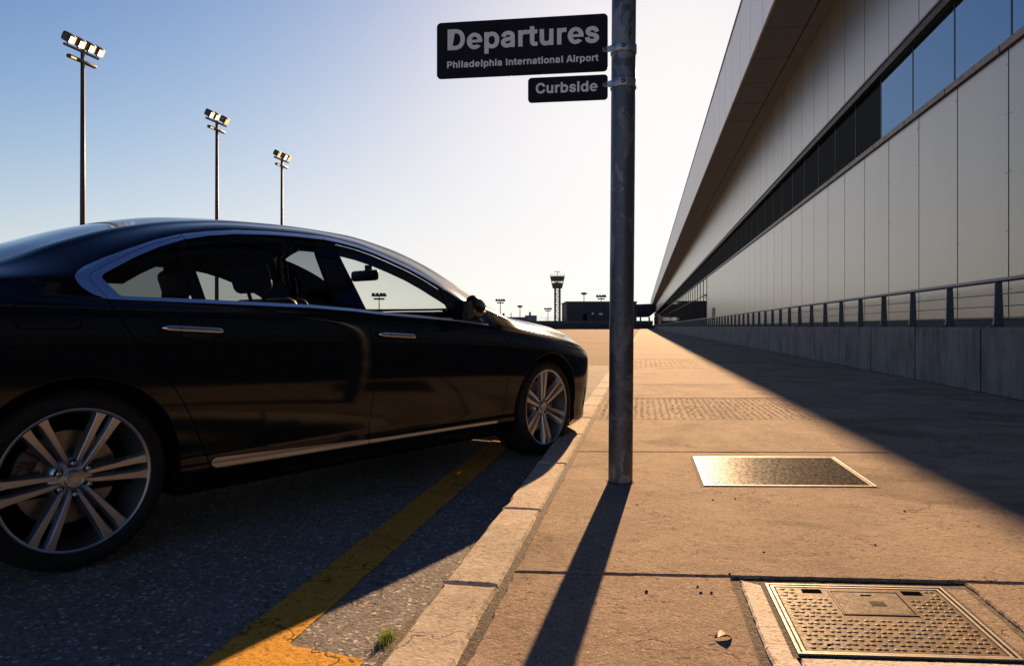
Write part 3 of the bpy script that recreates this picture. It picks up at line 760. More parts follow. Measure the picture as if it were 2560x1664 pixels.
bb_(b, 'lower_wall', [M['clad'], M['bolt']])
b = MB(); panels(b, Y0, Y1, 1.5, 10.09, lambda b, a, c, m: b.box(WX, WX + .03, a, c, Z2 + .16, ZS, m)); bb_(b, 'upper_wall', [M['clad']])
b = MB(); b.box(WX + .035, WX + 12, Y0, Y1, .5, Z1, 0); b.box(WX + .32, WX + 12, Y0, Y1, Z1, Z2 + .12, 0); b.box(WX + .035, WX + 12, Y0, Y1, Z2 + .12, ZS + .02, 0)
bb_(b, 'wall_core', [M['wallback']])
b = MB(); b.box(WX - .02, WX + .034, Y0, Y1, .80, .955, 0); bb_(b, 'plinth', [M['far_grey']])
b = MB(); panels(b, Y0, Y1, 1.71, 15.36, lambda b, a, c, m: b.box(WX - .045, WX + .3, a, c, Z1, Z1 + .10, m)); bb_(b, 'sill', [M['sill']])
b = MB(); b.box(WX - .03, WX + .034, Y0, Y1, Z2 + .115, Z2 + .15, 1); b.box(WX - .004, WX + .30, Y0, Y1, Z2 - .02, Z2 + .113, 0)
bb_(b, 'window_head', [M['dark_frame'], M['sill']])
# ribbon windows: every pane its own part up to 100, the far rest as one
XG = WX + .10
rest = MB(); cnt = 0
k = -13
while True:
    a = 15.36 + 1.71 * k; k += 1
    if a > Y1 - 2: break
    far_ = cnt >= 98
    b = rest if far_ else MB()
    blue = a > -100 and a + .5 < 15.36
    b.box(XG, XG + .02, a + .016, a + 1.71 - .016, Z1 + .095, Z2, 0)
    if far_: continue
    o_ = bb_(b, 'window', [M['glass_blue'] if blue else M['glass_dark']]); cnt += 1
    m_ = MB(); m_.box(XG - .006 - WX, XG + .03 - WX, a - .0155, a + .0155, Z1 + .098, Z2, 0)
    m_.build('mullion', M['dark_frame'], o_)
tag(bb_(rest, 'window', [M['glass_dark']]), kind='stuff')
# roof overhang
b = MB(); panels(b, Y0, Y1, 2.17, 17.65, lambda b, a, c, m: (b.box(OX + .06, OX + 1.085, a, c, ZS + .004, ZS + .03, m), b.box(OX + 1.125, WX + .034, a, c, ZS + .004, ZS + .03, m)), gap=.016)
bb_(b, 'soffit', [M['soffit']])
b = MB(); panels(b, Y0, Y1, 2.17, 17.65, lambda b, a, c, m: b.box(OX, OX + .05, a, c, ZS, ZF, m), gap=.022); bb_(b, 'fascia', [M['fascia']])
b = MB(); b.box(OX + .052, WX + 12, Y0, Y1, ZS + .04, ZF - .02, 0); b.box(OX - .03, OX + .3, Y0, Y1, ZF, ZF + .06, 1)
bb_(b, 'roof', [M['wallback'], M['sill']])
# glazed lobby front further along
b = MB()
y_ = 53.6
while y_ < Y1:
    for z0, z1 in ((.97, 3.2), (3.26, Z1 - .012)):
        b.box(WX, WX + .03, y_ + .03, y_ + 2.97, z0, z1, 0)
    y_ += 3.0
bb_(b, 'lobby_glazing', [M['glass_lobby']])
b = MB()
y_ = 53.6
while y_ < Y1:
    b.box(WX - .03, WX + .034, y_ - .03, y_ + .03, .96, Z1 - .012, 0); y_ += 3.0
b.box(WX - .025, WX + .033, 53.63, Y1, 3.2, 3.26, 0)
bb_(b, 'lobby_frame', [M['dark_frame']])
b = MB()
for k in range(2): b.box(WX - .03, WX - .001, 47.6 + k * 1.1, 48.45 + k * 1.1, 1.3, 2.1, 0)
bb_(b, 'vent', [M['dark_frame']])

# ---------------------------------------------------------------- parapet wall and railing
b = MB()
def par(b, a, c, m):
    prof = [(3.85, .03), (3.85, .815), (3.872, .845), (3.90, .853), (4.13, .853), (4.15, .83), (4.15, .03)]
    n = len(prof)
    vs = [(x, a, z) for x, z in prof] + [(x, c, z) for x, z in prof]
    b.add(vs, [(i, (i + 1) % n, n + (i + 1) % n, n + i)[::-1] for i in range(n)] + [tuple(range(n)), tuple(range(n, 2 * n))[::-1]], m)
panels(b, -6, 298, 2.0, 9.03, par, gap=.022)
o = b.build('parapet_wall', [M['concrete_wall']]); tag(o, 'low stained concrete parapet wall between sidewalk and terminal', 'wall')
b = MB(); b.box(3.87, WX + .03, -6, 298, -.05, .80); tag(b.build('raised_path', [M['joint']]), kind='structure')
rr = random.Random(31); b = MB()
L = [(3.86, -3)]; yy = -3
while yy < 30: L.append((3.80 - abs(rr.gauss(0, .03)), yy)); yy += .12
b.ext([(p[0], p[1]) for p in L] + [(3.86, 30)], KH - .01, KH + .003)
tag(b.build('wall_foot_dirt', [M['dirt']]), kind='structure')

rl = empty('railing', (4.0, 0, .853)); tag(rl, 'blue grey steel railing with flat posts and thin rods on the parapet', 'railing')
b = MB(); b.tube([(0, -6, .532), (0, 60, .532), (0, 150, .532), (0, 296, .532)], .027, 16, 0); b.build('handrail', M['rail'], rl)
for z in (.374, .237, .108):
    b = MB(); b.tube([(-.0, -6, z), (0, 100, z), (0, 296, z)], .0065, 8); b.build('rod', M['rail'], rl)
def postmesh():
    b = MB()
    pr = [(-.10, .0), (.062, .0), (.062, .012), (.052, .04), (.050, .12), (.036, .50), (.036, .512), (-.036, .512), (-.046, .12), (-.050, .05), (-.066, .02), (-.10, .012)]
    b.ext(pr, -.011, .011, 0, Matrix(((1, 0, 0, 0), (0, 0, 1, 0), (0, 1, 0, 0), (0, 0, 0, 1))))
    for x in (-.08,):
        b.lathe([(.009, .012), (.009, .02), (.001, .021)], 8, 0, 'Z', (x, 0, 0))
    return b
pm = None; rest = MB(); k = -9; cnt = 0
while True:
    yp = 8.95 + 1.30 * k; k += 1
    if yp > 294: break
    if cnt < 96:
        if pm is None: pm = postmesh().build('post', M['rail'], rl, (0, yp, 0))
        else:
            o = pm.copy(); COL.objects.link(o); o.location = (0, yp, 0)
        cnt += 1
    else:
        q = postmesh(); rest.add([(x, y_ + yp, z) for x, y_, z in q.v], q.f)
tag(rest.build('post', M['rail'], rl), kind='stuff')

# ---------------------------------------------------------------- floodlight masts
def mast(u, v, H, heads, label, lit):
    Zd = (H - .857) * FPX / (816 - v); p = at(u, v, Zd)
    root = empty('floodlight_mast', (p.x, p.y, 0), R(86)); tag(root, label, 'light mast', 'floodlight masts beyond the car')
    b = MB(); b.lathe([(.17, 0), (.15, H * .5), (.115, H + .15), (.0, H + .16)], 20, 0, 'Z'); b.build('pole', M['mast'], root)
    b = MB(); b.tube([(-1.35, 0, H + .0), (1.2, 0, H)], .085, 10, 0); b.build('crossarm', M['mast_blue'], root)
    b = MB(); b.bevbox(-1.1, 1.0, -.12, .12, H - .72, H - .5, .05, 2, 0); b.box(-.95, -.6, -.17, -.121, H - .72, H - .62, 1); b.build('control_box', [M['mast'], M['warm_glow']], root)  # orange patch on it glows by emission, though no lamp sits there
    for i, x in enumerate(heads):
        # housing: rounded drum opening towards the viewer and down
        mt = Matrix.Translation((x, -.05, H + .46)) @ Matrix.Rotation(R(28), 4, 'X')
        b = MB()
        b.bevbox(-.32, .30, -.28, .24, -.26, .30, .13, 3, 0, mt)
        b.box(-.04, .04, -.03, .03, H - (H + .46) , -.2, 0, Matrix.Translation((x, 0, H + .46)))
        hd = b.build('lamp_head', M['shade'], root)
        on = lit[i]
        b = MB()
        b.bevbox(-.10, .20, -.298, -.22, -.24, .15, .03, 2, 0, mt)
        b.bevbox(.21, .31, -.296, .14, -.25, .22, .03, 2, 1, mt)
        b.build('lens', [M['lamp_on'] if on else M['warm_glow'], M['warm_glow']], hd)
    return root
mast(206.5, 130, 18, (-1.1, -.38, .36, 1.05), 'nearest and tallest floodlight mast, four lamp heads on its crossarm', (1, 1, 1, 1))
mast(542, 306, 18, (-1.05, -.35, .85), 'middle floodlight mast, three lamp heads with a gap before the last', (1, 1, 0))
mast(704.5, 400, 18, (-1.0, .22, .85), 'farthest floodlight mast, standing nearest the windscreen side of the car roof', (0, 1, 0))
# ---------------------------------------------------------------- the car
# local frame: x forward from the rear axle, y left, z up.  Camera sees the right side (y < 0).
CAR = empty('parked_car', (-2.735, 2.561, 0), R(62.5))
tag(CAR, 'long glossy black saloon car with chrome trim, parked at an angle against the kerb', 'car')

def pchip(xs, ys):
    xs = np.array(xs, float); ys = np.array(ys, float); h = np.diff(xs); d = np.diff(ys) / h
    m = np.zeros_like(xs); m[0] = d[0]; m[-1] = d[-1]
    for i in range(1, len(xs) - 1):
        if d[i - 1] * d[i] > 0:
            w1, w2 = 2 * h[i] + h[i - 1], h[i] + 2 * h[i - 1]
            m[i] = (w1 + w2) / (w1 / d[i - 1] + w2 / d[i])
    def f(x):
        x = np.clip(np.asarray(x, float), xs[0], xs[-1]); i = np.clip(np.searchsorted(xs, x) - 1, 0, len(xs) - 2)
        t = (x - xs[i]) / h[i]
        return ((1 + 2 * t) * (1 - t) ** 2 * ys[i] + t * (1 - t) ** 2 * h[i] * m[i] + t * t * (3 - 2 * t) * ys[i + 1] + t * t * (t - 1) * h[i] * m[i + 1])
    return f
def tab(*p): return pchip([q[0] for q in p], [q[1] for q in p])

XR, XF = -1.15, 3.80
sW = tab((-1.15, .0006), (-1.145, .30), (-1.13, .55), (-1.09, .74), (-1.02, .86), (-.92, .925), (-.75, .965), (-.45, .99), (0, 1), (2.6, 1), (2.9, .996), (3.1, .985), (3.25, .962), (3.35, .935), (3.45, .885), (3.55, .79), (3.65, .65), (3.73, .47), (3.78, .26), (3.795, .10), (3.80, .0006))
zA = tab((-1.15, .36), (-.6, .26), (0, .2), (2.6, .19), (3.15, .145), (3.45, .125), (3.8, .17))
zE = tab((-1.15, .90), (-.9, .945), (-.5, .965), (0, .962), (.10, .958), (.475, .951), (.977, .943), (1.243, .931), (1.40, .919), (1.964, .890), (2.26, .867), (2.5, .845), (2.85, .804), (3.16, .752), (3.5, .695), (3.8, .62))
yE = tab((-1.15, .86), (0, .875), (1, .88), (2.2, .875), (2.6, .862), (3.0, .855), (3.8, .88))
zG = tab((-.3, 1.0), (0, 1.045), (.211, 1.155), (.43, 1.237), (.683, 1.283), (.9, 1.296), (1.106, 1.301), (1.364, 1.279), (1.575, 1.225), (1.8, 1.145), (2.03, 1.022), (2.2, .925), (2.4, .90))
wG = tab((-.35, 0), (.0, 1), (2.05, 1), (2.42, 0))
yF = tab((-1.15, .70), (-.6, .69), (-.45, .67), (-.17, .64), (.05, .62), (.25, .60), (.5, .585), (.8, .575), (1.1, .57), (1.4, .575), (1.7, .587), (1.97, .605), (2.2, .635), (2.36, .66), (2.55, .70), (2.65, .695), (3.0, .655), (3.35, .62), (3.6, .62), (3.8, .65))
zF = tab((-1.15, .955), (-.6, .99), (-.45, 1.00), (-.17, 1.078), (.05, 1.178), (.25, 1.252), (.5, 1.311), (.8, 1.347), (1.1, 1.357), (1.4, 1.348), (1.7, 1.303), (1.97, 1.226), (2.2, 1.125), (2.36, 1.045), (2.52, .965), (2.62, .925), (3.0, .884), (3.35, .846), (3.6, .795), (3.8, .70))
zH = tab((-1.15, .97), (-.6, 1.02), (-.48, 1.03), (0, 1.208), (.3, 1.318), (.6, 1.383), (1.0, 1.403), (1.4, 1.398), (1.8, 1.342), (2.1, 1.247), (2.4, 1.12), (2.68, .985), (2.78, .955), (3.2, .908), (3.5, .862), (3.7, .80), (3.8, .71))

SEG = [3, 3, 9, 9, 6, 8, 8, 8, 8, 4, 4, 9, 8]
def section(x):
    s = float(sW(x)); e = float(zE(x)); w = float(wG(x))
    a = float(zA(x)); Ez = e; Ey = float(yE(x)); Fy, Fz, Hz = float(yF(x)), float(zF(x)), float(zH(x))
    g = float(zG(x)); Gs = (.88 - .42 * (g - .93), g)
    if x > 2.2: Gh = (Ey + (Fy - Ey) * .55 + .012, Ez + (Fz - Ez) * .62)
    else: Gh = (Ey + (Fy - Ey) * .5 + .02, Ez + (Fz - Ez) * .62)
    G = (Gs[0] * w + Gh[0] * (1 - w), Gs[1] * w + Gh[1] * (1 - w))
    kz = min(1, (Ez - .3) / .6)
    pts = [(.80, a), (.893, a + .068), (.893, a + .135), (.925, .30 + .32 * kz), (.917, Ez - .062), (Ey, Ez),
           (Ey + (G[0] - Ey) * .33, Ez + (G[1] - Ez) * .33), (Ey + (G[0] - Ey) * .67, Ez + (G[1] - Ez) * .67), G, (G[0] + (Fy - G[0]) * .8, G[1] + (Fz - G[1]) * .8), (Fy, Fz), (Fy * .88, Fz + (Hz - Fz) * .22), (Fy * .5, Fz + (Hz - Fz) * .76), (0, Hz)]
    P = np.array(pts)
    P = np.vstack([2 * P[0] - P[1], P, [-P[-2][0], P[-2][1]]])
    out = []
    for i in range(len(SEG)):
        p0, p1, p2, p3 = P[i], P[i + 1], P[i + 2], P[i + 3]
        def tj(ti, a_, b_): return ti + max(1e-5, np.hypot(*(b_ - a_))) ** .5
        t0 = 0; t1 = tj(t0, p0, p1); t2 = tj(t1, p1, p2); t3 = tj(t2, p2, p3)
        for q in range(SEG[i]):
            t = t1 + (t2 - t1) * q / SEG[i]
            A1 = (t1 - t) / (t1 - t0) * p0 + (t - t0) / (t1 - t0) * p1
            A2 = (t2 - t) / (t2 - t1) * p1 + (t - t1) / (t2 - t1) * p2
            A3 = (t3 - t) / (t3 - t2) * p2 + (t - t2) / (t3 - t2) * p3
            B1 = (t2 - t) / (t2 - t0) * A1 + (t - t0) / (t2 - t0) * A2
            B2 = (t3 - t) / (t3 - t1) * A2 + (t - t1) / (t3 - t1) * A3
            out.append((t2 - t) / (t2 - t1) * B1 + (t - t1) / (t2 - t1) * B2)
    out.append(P[-2])
    out = np.array(out); out[:, 0] *= s; out[-1, 0] = 0
    return out

def warpx(x, z):
    """lean the nose and tail: bumper tucks in low down, bonnet edge lies back"""
    r = np.clip((x - 2.95) / .85, 0, 1); r = r * r
    low = np.clip((.42 - z) / .27, 0, 1.2) ** 1.6 * .11 - .09; hi = np.clip((z - .56) / .25, 0, 1.3) ** 2 * .09
    t = np.clip((-.55 - x) / .6, 0, 1); t = t * t
    return x - r * (low + hi) + t * (np.clip((.5 - z) / .3, 0, 1) * .06 + np.clip((z - .7) / .3, 0, 1) ** 2 * .05)

xs = list(np.arange(XR, XR + .08, .004)) + list(np.arange(XR + .08, 3.40, .0135)) + list(np.arange(3.40, 3.74, .0085)) + list(np.arange(3.74, XF + 1e-6, .003))
xs = np.array(sorted(set(np.round(np.clip(xs, XR, XF), 5))))
GR = np.zeros((len(xs), sum(SEG) + 1, 3))
for i, x in enumerate(xs):
    s = section(x); GR[i, :, 1] = s[:, 0]; GR[i, :, 2] = s[:, 1]; GR[i, :, 0] = warpx(x, s[:, 1])
du = np.gradient(GR, axis=0); dv = np.gradient(GR, axis=1)
NR = np.cross(dv, du); ln = np.linalg.norm(NR, axis=2, keepdims=True); NR = NR / np.maximum(ln, 1e-12)
mid = len(xs) // 2
if NR[mid, 15, 1] < 0: NR = -NR
NR[:, -1, 1] = 0
nv = GR.shape[1]
POOL_P = GR.reshape(-1, 3).tolist(); POOL_N = NR.reshape(-1, 3).tolist()
ROW_F = sum(SEG[:10])
def quads(j0, j1):
    return [[i * nv + j, (i + 1) * nv + j, (i + 1) * nv + j + 1, i * nv + j + 1] for i in range(len(xs) - 1) for j in range(j0, j1)]
side_all = quads(0, ROW_F); top_all = quads(ROW_F, nv - 1)

def split(polys, g):
    """cut polygons along g = 0; returns (g >= 0, g < 0).  g works on arrays x, y, z"""
    A = np.array(POOL_P); val = g(A[:, 0], A[:, 1], A[:, 2]).tolist()
    pos, neg, cache = [], [], {}
    def cut(a, b):
        k = (a, b) if a < b else (b, a)
        if k not in cache:
            t = val[a] / (val[a] - val[b])
            pa, pb, na, nb = POOL_P[a], POOL_P[b], POOL_N[a], POOL_N[b]
            POOL_P.append([pa[q] + (pb[q] - pa[q]) * t for q in range(3)])
            n = [na[q] + (nb[q] - na[q]) * t for q in range(3)]; l = math.sqrt(sum(c * c for c in n)) or 1
            POOL_N.append([c / l for c in n]); cache[k] = len(POOL_P) - 1
        return cache[k]
    for p in polys:
        s = [val[i] >= 0 for i in p]
        if all(s): pos.append(p); continue
        if not any(s): neg.append(p); continue
        P_, N_ = [], []
        for i in range(len(p)):
            a, b = p[i], p[(i + 1) % len(p)]
            (P_ if s[i] else N_).append(a)
            if s[i] != s[(i + 1) % len(p)]:
                c = cut(a, b); P_.append(c); N_.append(c)
        if len(P_) > 2: pos.append(P_)
        if len(N_) > 2: neg.append(N_)
    return pos, neg

def sdpoly(poly):
    """signed distance in the side view (x, z), positive inside"""
    P = np.array(poly, float); Q = np.roll(P, -1, 0)
    def g(x, y, z):
        d = np.full(x.shape, 1e9); inside = np.zeros(x.shape, bool)
        for (ax, az), (bx, bz) in zip(P, Q):
            ex, ez = bx - ax, bz - az; L = ex * ex + ez * ez
            t = np.clip(((x - ax) * ex + (z - az) * ez) / L, 0, 1)
            d = np.minimum(d, np.hypot(x - ax - t * ex, z - az - t * ez))
            if az != bz:
                c = ((az > z) != (bz > z)) & (x < (bx - ax) * (z - az) / (bz - az) + ax); inside ^= c
        return np.where(inside, d, -d)
    return g
def smooth_poly(P, it=2):
    """Chaikin corner cutting"""
    for _ in range(it):
        Q = []
        for i in range(len(P)):
            a, b = P[i], P[(i + 1) % len(P)]
            Q.append((a[0] * .75 + b[0] * .25, a[1] * .75 + b[1] * .25)); Q.append((a[0] * .25 + b[0] * .75, a[1] * .25 + b[1] * .75))
        P = Q
    return P
def dline(pts):
    P = np.array(pts, float)
    def g(x, y, z):
        d = np.full(x.shape, 1e9)
        for (ax, az), (bx, bz) in zip(P[:-1], P[1:]):
            ex, ez = bx - ax, bz - az; L = ex * ex + ez * ez
            t = np.clip(((x - ax) * ex + (z - az) * ez) / L, 0, 1)
            d = np.minimum(d, np.hypot(x - ax - t * ex, z - az - t * ez))
        return d
    return g

def skin(name, polys, off, mat, parent, sgn, tilt=0.0):
    """one side's mesh: pool polygons moved along their normal; sgn -1 = right side"""
    ids = {}; vs = []; ns = []; fs = []
    for p in polys:
        f = []
        for i in p:
            if i not in ids:
                ids[i] = len(vs); P, N_ = POOL_P[i], POOL_N[i]
                vs.append((P[0] + N_[0] * off, (P[1] + N_[1] * off) * sgn, P[2] + N_[2] * off)); nl = math.sqrt(N_[0] ** 2 + N_[1] ** 2 + (N_[2] + tilt) ** 2) or 1; ns.append((N_[0] / nl, N_[1] * sgn / nl, (N_[2] + tilt) / nl))
            f.append(ids[i])
        if len(set(f)) > 2: fs.append(f if sgn < 0 else f[::-1])
    me = bpy.data.meshes.new(name); me.from_pydata(vs, [], fs); me.materials.append(mat)
    if len(me.polygons):
        a, c = me.polygons[len(me.polygons) // 2], ns[fs[len(fs) // 2][0]]
        if a.normal.dot(Vector(c)) < 0: me.flip_normals()
    me.polygons.foreach_set('use_smooth', [True] * len(me.polygons)); me.update()
    me.normals_split_custom_set_from_vertices(ns)
    return link_mesh(name, me, parent)
def skin2(name, polys, off, mat, parent):
    """both halves in one mesh (parts that cross the middle)"""
    r = skin(name, polys, off, mat, parent, -1); l = skin(name, polys, off, mat, parent, 1)
    bm = bmesh.new(); bm.from_mesh(r.data); bm.from_mesh(l.data); bmesh.ops.remove_doubles(bm, verts=bm.verts[:], dist=1e-5)
    bm.to_mesh(r.data); bm.free(); me = r.data
    dl = l.data; bpy.data.objects.remove(l); bpy.data.meshes.remove(dl)
    me.polygons.foreach_set('use_smooth', [True] * len(me.polygons)); me.update()
    return r

RT, WB, ARCH = .32, 2.85, .363
def g_arch(x, y, z):
    o = np.full(x.shape, 9.)
    for c in (0., WB):
        dx = np.abs(x - c); o = np.minimum(o, np.where(z > RT, np.hypot(dx, z - RT - .0) - ARCH, dx - ARCH - .0))
    return o
side_all, _ = split(side_all, g_arch)

Dout = [(.008, 1.034), (.014, 1.012), (.028, .992), (.056, .972), (.104, .9555), (.475, .950), (.977, .942), (1.243, .9295), (1.398, .917), (1.964, .888), (2.262, .863), (2.25, .880), (2.15, .953), (2.05, 1.012), (1.93, 1.078), (1.80, 1.142), (1.69, 1.186), (1.575, 1.222), (1.47, 1.253), (1.364, 1.2765), (1.25, 1.292), (1.16, 1.299), (1.0, 1.2975), (.85, 1.292), (.683, 1.279), (.55, 1.259), (.428, 1.233), (.32, 1.198), (.211, 1.152), (.12, 1.110), (.05, 1.073), (.018, 1.050)]
Din = [(.098, 1.040), (.100, 1.030), (.150, .9685), (.475, .9655), (.977, .9565), (1.243, .943), (1.398, .931), (1.964, .902), (2.20, .876), (2.14, .935), (2.03, 1.0), (1.93, 1.056), (1.79, 1.125), (1.69, 1.167), (1.575, 1.205), (1.47, 1.236), (1.364, 1.260), (1.25, 1.2755), (1.16, 1.283), (1.0, 1.282), (.85, 1.2755), (.683, 1.261), (.55, 1.2395), (.44, 1.2125), (.33, 1.171), (.23, 1.122), (.15, 1.075), (.108, 1.050)]
dlo, panel = split(side_all, sdpoly(Dout))
glassz, ring = split(dlo, sdpoly(Din))
# seam in the rear chrome and at the doors
ringseam = dline([(.41, 1.2185), (.30, 1.178), (.20, 1.130), (.10, 1.074), (.062, 1.048), (.054, 1.030), (.066, 1.008), (.104, .955)])
inner_p = sdpoly([(.43, 1.2235), (.41, 1.2185), (.30, 1.178), (.20, 1.130), (.10, 1.074), (.062, 1.048), (.054, 1.030), (.066, 1.008), (.104, .958), (.104, .80), (3, .80), (3, 1.6), (.43, 1.6)])
ra, rb_ = split(ring, inner_p)
ra, _ = split(ra, lambda x, y, z: inner_p(x, y, z) - .0017); ring = ra + rb_
for l in ([(.428, 1.25), (.452, 1.19)], [(1.154, 1.31), (1.172, 1.27)], [(1.243, .955), (1.256, .92)]):
    (xa_, za_), (xb_, zb_) = l
    sg = lambda x, y, z: x - (xa_ + (xb_ - xa_) * np.clip((z - za_) / (zb_ - za_), -3, 3))
    hi_z = za_ > 1.0
    lo_, re_s = split(ring, lambda x, y, z: (z - 1.07) if hi_z else (1.07 - z))
    ra, rb_ = split(lo_, sg); ra, _ = split(ra, lambda x, y, z: sg(x, y, z) - .0026); ring = ra + rb_ + re_s
pil = []
for q in ([(.39, 1.24), (.445, 1.24), (.482, .955), (.432, .955)], [(1.080, 1.31), (1.128, .935), (1.318, .930), (1.205, 1.31)], [(1.955, .88), (1.93, .95), (1.875, 1.12), (2.3, 1.12), (2.3, .85)]):
    a, glassz = split(glassz, sdpoly(q)); pil.append(a)
bp_r, bp_f = split(pil[1], lambda x, y, z: 1.158 + (1.31 - z) * .275 - x)
bp_r, _ = split(bp_r, lambda x, y, z: 1.1565 + (1.31 - z) * .275 - x)
def cx(p): return sum(POOL_P[i][0] for i in p) / len(p)
g_q = [p for p in glassz if cx(p) < .45]; g_r = [p for p in glassz if .45 <= cx(p) < 1.16]; g_f = [p for p in glassz if cx(p) >= 1.16]

def seam(pts):
    Z = [p[1] for p in pts][::-1]; X = [p[0] for p in pts][::-1]
    return lambda z: np.interp(z, Z, X)
s_rear = seam(smooth_seam := [(.104, .956), (.118, .91), (.139, .864), (.173, .815), (.217, .765), (.28, .682), (.339, .60), (.378, .535), (.409, .475), (.446, .39), (.476, .326), (.492, .25), (.5, .15)])
s_b = seam([(1.2545, .94), (1.272, .90), (1.297, .82), (1.316, .734), (1.325, .65), (1.322, .568), (1.313, .40), (1.304, .236), (1.302, .15)])
s_f = seam([(2.245, .90), (2.28, .872), (2.33, .845), (2.365, .81), (2.388, .75), (2.400, .685), (2.404, .61), (2.399, .53), (2.377, .345), (2.333, .267), (2.30, .235), (2.28, .15)])
zb = lambda x: np.interp(x, [-2, .05, .104, .475, .977, 1.243, 1.398, 1.964, 2.245, 2.30, 4], [1.0, 1.0, .96, .955, .948, .935, .923, .894, .869, .93, 1.2])
lower_, upper_ = split(panel, lambda x, y, z: zb(x) - z)
G2 = .0019
quarter, rest_ = split(lower_, lambda x, y, z: (s_rear(z) - x) * .82 - G2)
doors, _ = split(rest_, lambda x, y, z: (x - s_rear(z)) * .82 - G2)
doors, fend = split(doors, lambda x, y, z: s_f(z) - x - G2)
fend, _ = split(fend, lambda x, y, z: x - s_f(z) - G2)
doors, sills = split(doors, lambda x, y, z: z - .262)
strip_p = [(.480, .326), (1.3, .3015), (2.312, .287), (2.318, .279), (2.312, .271), (1.3, .275), (.975, .279), (.505, .284), (.485, .305)]
stripz, doors = split(doors, sdpoly(strip_p))
d_r, d_f = split(doors, lambda x, y, z: s_b(z) - x - G2); d_f, _ = split(d_f, lambda x, y, z: x - s_b(z) - G2)
st_r, st_f = split(stripz, lambda x, y, z: s_b(z) - x - G2); st_f, _ = split(st_f, lambda x, y, z: x - s_b(z) - G2)
# fuel flap on the right quarter
def rr2(x0, x1, z0, z1, r):
    return [(x0 + p[0], z0 + p[1]) for p in rrect(x1 - x0, z1 - z0, r)]
fuelpoly = sdpoly(rr2(-.200, .004, .848, .934, .028))
flap, q2 = split(quarter, lambda x, y, z: fuelpoly(x, y, z) - .0013)
q2, _ = split(q2, lambda x, y, z: -fuelpoly(x, y, z) - .0013)
# front bumper, headlight, fog slit
lampz, fend = split(fend, sdpoly(smooth_poly([(3.17, .792), (3.30, .79), (3.46, .755), (3.64, .715), (3.66, .61), (3.52, .60), (3.39, .63), (3.27, .71)])))
sd_l = sdpoly(smooth_poly([(3.17, .792), (3.30, .79), (3.46, .755), (3.64, .715), (3.66, .61), (3.52, .60), (3.39, .63), (3.27, .71)]))
lampz, _ = split(lampz, lambda x, y, z: sd_l(x, y, z) - .003)
bump_, fend = split(fend, lambda x, y, z: np.minimum(x - 3.165, .585 + (x - 3.2) * .22 - z))
fend, _ = split(fend, lambda x, y, z: -np.minimum(x - 3.165, .585 + (x - 3.2) * .22 - z) - .0028)
slit, bump_ = split(bump_, sdpoly(smooth_poly([(3.385, .405), (3.43, .425), (3.475, .34), (3.44, .255), (3.385, .265), (3.40, .33)])))
# grille in the nose
grille, bump_ = split(bump_, lambda x, y, z: np.minimum(np.minimum(.40 - y, x - 3.5), np.minimum(z - .30, .60 - z)))
# tail lamps and rear bumper
tail, q2 = split(q2, lambda x, y, z: np.minimum(np.minimum(-.86 - x, z - .72), np.minimum(.87 - z, y - .33)))
rbump, q2 = split(q2, lambda x, y, z: np.minimum(-.50 - x, .60 - z))

# top: bonnet, windscreen, roof, rear window, boot lid
YF = lambda x: yF(x)
g_ws = lambda x, y, z: np.minimum(np.minimum(x - (1.66 + .10 * (y / .6) ** 2), (2.715 - .20 * (y / .68) ** 2) - x), YF(x) - .05 - y)
g_rw = lambda x, y, z: np.minimum(np.minimum((.355 - .10 * (y / .6) ** 2) - x, x - (-.50 + .10 * (y / .6) ** 2)), YF(x) - .042 - y)
ws, top_ = split(top_all, g_ws); rw, top_ = split(top_, g_rw)
ws, frit = split(ws, lambda x, y, z: g_ws(x, y, z) - .045); rw, frit2 = split(rw, lambda x, y, z: g_rw(x, y, z) - .05)
hood, top_ = split(top_, lambda x, y, z: np.minimum(x - (2.75 - .20 * (y / .68) ** 2), YF(np.minimum(x, 3.7)) - .012 - y))
hood, nose = split(hood, lambda x, y, z: 3.60 - .2 * (y / .62) ** 2 * .3 - x)
hood, _ = split(hood, lambda x, y, z: np.minimum(x - (2.753 - .20 * (y / .68) ** 2), YF(np.minimum(x, 3.7)) - .0155 - y))
cowl, top_ = split(top_, lambda x, y, z: np.minimum(np.minimum(x - 2.40, 2.80 - x), .70 - y))
lid, top_ = split(top_, lambda x, y, z: np.minimum(-.53 + .1 * (y / .6) ** 2 - x, YF(x) - .02 - y))

